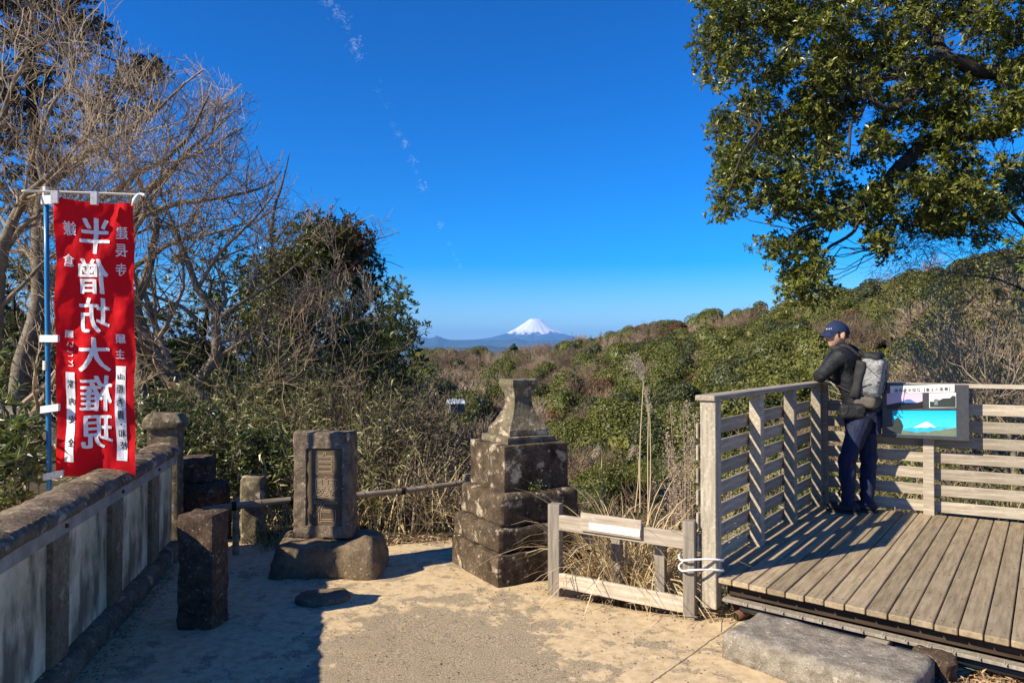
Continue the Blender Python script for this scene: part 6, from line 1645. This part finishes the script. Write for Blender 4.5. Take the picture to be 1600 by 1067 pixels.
for dz_ in (0, -.004):
    vs = [[bm.verts.new(q + HU * dz_) for q in row] for row in rows]
    for i in range(8):
        for j in range(14): bm.faces.new((vs[i][j], vs[i][j + 1], vs[i + 1][j + 1], vs[i + 1][j]))
cp_ = link('cap', mesh_bm('cap', bm, M_CAP, True), per)
M = Mesher()
for k, a_ in enumerate((.22, .38, .54, .70)):
    c_ = hp(.112 * math.cos(a_) - .004, .092 * math.sin(a_), .058); tv = (-HF * math.sin(a_) + HL * math.cos(a_)).normalized(); nv = (HF * math.cos(a_) + HL * math.sin(a_))
    for q0, q1 in (((-.004, -.006), (.001, .006)), ((.001, .006), (.004, -.006))): M.segs([c_ + tv * q0[0] + HU * q0[1]], [c_ + tv * q1[0] + HU * q1[1]], [.0016], [.0016], 4)
link('cap_lettering', M.mesh('cap_lettering', [M_WHITE]), cp_)
# waist pouch
def soft_box(name, dims, loc, rot, mat, parent, rnd=.03, amp=.01, sc=14, n_=(14, 10, 14), off=0, taper=None, smooth=True):
    o = link(name, mesh_bm(name, stone_bm(*dims, n_, rnd, amp, sc, off, taper=taper), mat, smooth), parent); o.location = loc; o.rotation_euler = rot; return o
pr = math.atan2(PL.y, PL.x)
pouch = soft_box('waist_pouch', (.09, .20, .13), Vector((2.985, 6.50, 1.10)), (0, .15, pr + .35), M_JACK, None, .03, .010); tag(pouch, 'small black pouch at the waist of the person', 'pouch')

# ------------------------------------------------------------------ backpack
BKc = chest - PF * .155 - UPV * .02
bp = empty('backpack', Vector((BKc.x, BKc.y, 1.20)), label='grey roll top backpack with black cord worn by the person', cat='backpack')
tl = Matrix.Rotation(pr, 4, 'Z') @ Matrix.Rotation(math.radians(7), 4, 'X')
bp.rotation_euler = (Matrix.Rotation(pr, 4, 'Z') @ Matrix.Rotation(math.radians(-10), 4, 'X')).to_euler()
# in the pack's frame x runs to the wearer's left, y points forward (UP x left = -forward), so the outside is +y
n = N('grey_pack_fabric', .5, .4); a = n.noise(18, 5, .65, dist=1.0); n.color(n.ramp(a, [(.3, (.13, .14, .14)), (.55, (.25, .26, .255)), (.75, (.42, .43, .42))])); n.bump(n.noise(11, 5, .65, dist=1.5), .9, .03); M_PACK = n.m
M_TAUPE = plain('taupe_fabric', (.10, .085, .07), .7, .25, 20, .4, .01)
M_STRAP = plain('black_strap', (.018, .018, .02), .7, .3, 30)
print('pack outward', (bp.rotation_euler.to_matrix() @ Vector((0, 1, 0)))[:])
soft_box('pack_body', (.275, .195, .34), (0, 0.0, .09), (0, 0, 0), M_PACK, bp, .045, .014, 9, (18, 12, 20), 3, lambda t: .93 + .07 * math.sin(t * 3.1))
soft_box('pack_bottom', (.265, .19, .12), (0, 0.0, -.015), (0, 0, 0), M_TAUPE, bp, .045, .008, 9, (16, 10, 8), 5)
soft_box('pack_top', (.22, .12, .055), (0, -.015, .415), (.1, .08, 0), M_STRAP, bp, .03, .018, 16, (14, 8, 6), 6)
soft_box('side_pocket', (.03, .085, .34), (.133, -.085, .06), (0, 0, 0), M_STRAP, bp, .022, .012, 14, (5, 10, 18), 7)
if False: soft_box('pack_lid', (.16, .11, .05), (0.0, -.01, .475), (.2, -.15, 0), M_JACK, bp, .02, .016, 18, (10, 8, 4), 8)
M = Mesher(); yo = .110
zig = [(.12, .40), (-.10, .36), (.11, .28), (-.11, .21), (.11, .14), (-.11, .13)]
zig = [(.135, .35), (-.03, .25), (.135, .165), (-.03, .25), (-.13, .30), (-.02, .24), (-.12, .16), (-.02, .24)]
for a_, b_ in zip(zig[:-1], zig[1:]):
    fa = lambda q: (q[0], yo + .004 - .03 * max(0, abs(q[0]) - .10) * 14 * .1, q[1]); M.segs([fa(a_)], [fa(b_)], [.0028], [.0028], 5)
for x_ in (.04, -.06): M.segs([(x_, yo, .12)], [(x_ * 1.1, yo, .43)], [.002], [.002], 5)
M.segs([(.14, yo - .01, .135)], [(-.14, yo - .01, .135)], [.003], [.003], 5)
cz = [(-.07, .37), (.115, .25), (-.06, .165), (.115, .25), (.09, .40)]
for a_, b_ in zip(cz[:-1], cz[1:]): M.segs([(.141, a_[0] * .85, a_[1])], [(.141, b_[0], b_[1])], [.0028], [.0028], 5)
M.segs([(.146, -.09, .13)], [(.146, .115, .135)], [.0028], [.0028], 5)
link('cord', M.mesh('cord', [M_STRAP]), bp)
for sgn in (1, -1):
    M = Mesher(); base_ = uch + PL * sgn * .095; 
    pts_ = [chest - PF * .13 + PL * sgn * .08 + UPV * .13, base_ - PF * .06 + UPV * .115, base_ + PF * .03 + UPV * .112, base_ + PF * .115 + UPV * .03, base_ + PF * .14 - UPV * .12, waist + PL * sgn * .135 + PF * .09 + UPV * .05, waist + PL * sgn * .15 - PF * .06]
    mi_ = bp.matrix_basis.inverted() if False else None
    loc_, rot_ = bp.location, bp.rotation_euler.to_matrix(); pts_ = [rot_.inverted() @ (q - loc_) for q in pts_]
    tube_path(M, pts_, [.014, .02, .02, .018, .015, .009, .009], 6, sub=4); link('shoulder_strap', M.mesh('shoulder_strap', [M_STRAP], True), bp)

# ------------------------------------------------------------------ labels: tell look-alikes apart by their order across the view
ORD = ['leftmost', 'second from left', 'third from left', 'fourth from left', 'fifth from left', 'sixth from left', 'seventh from left', 'eighth from left']
seen_ = {}
for o in COL.objects:
    if o.parent is None and o.get('category') in ('tree', 'shrub') and o.get('label') and o.name.split('.')[0] != 'cloud_wisp': seen_.setdefault(o['label'], []).append(o)
for lab, os_ in seen_.items():
    if len(os_) < 2 or len(os_) > 8: continue
    os_.sort(key=lambda o: o.location.x / o.location.y)
    for k, o in enumerate(os_):
        t = ORD[k] if k < len(os_) - 1 else 'rightmost'
        if len((lab + ' ' + t).split()) <= 16: o['label'] = lab + ', ' + t
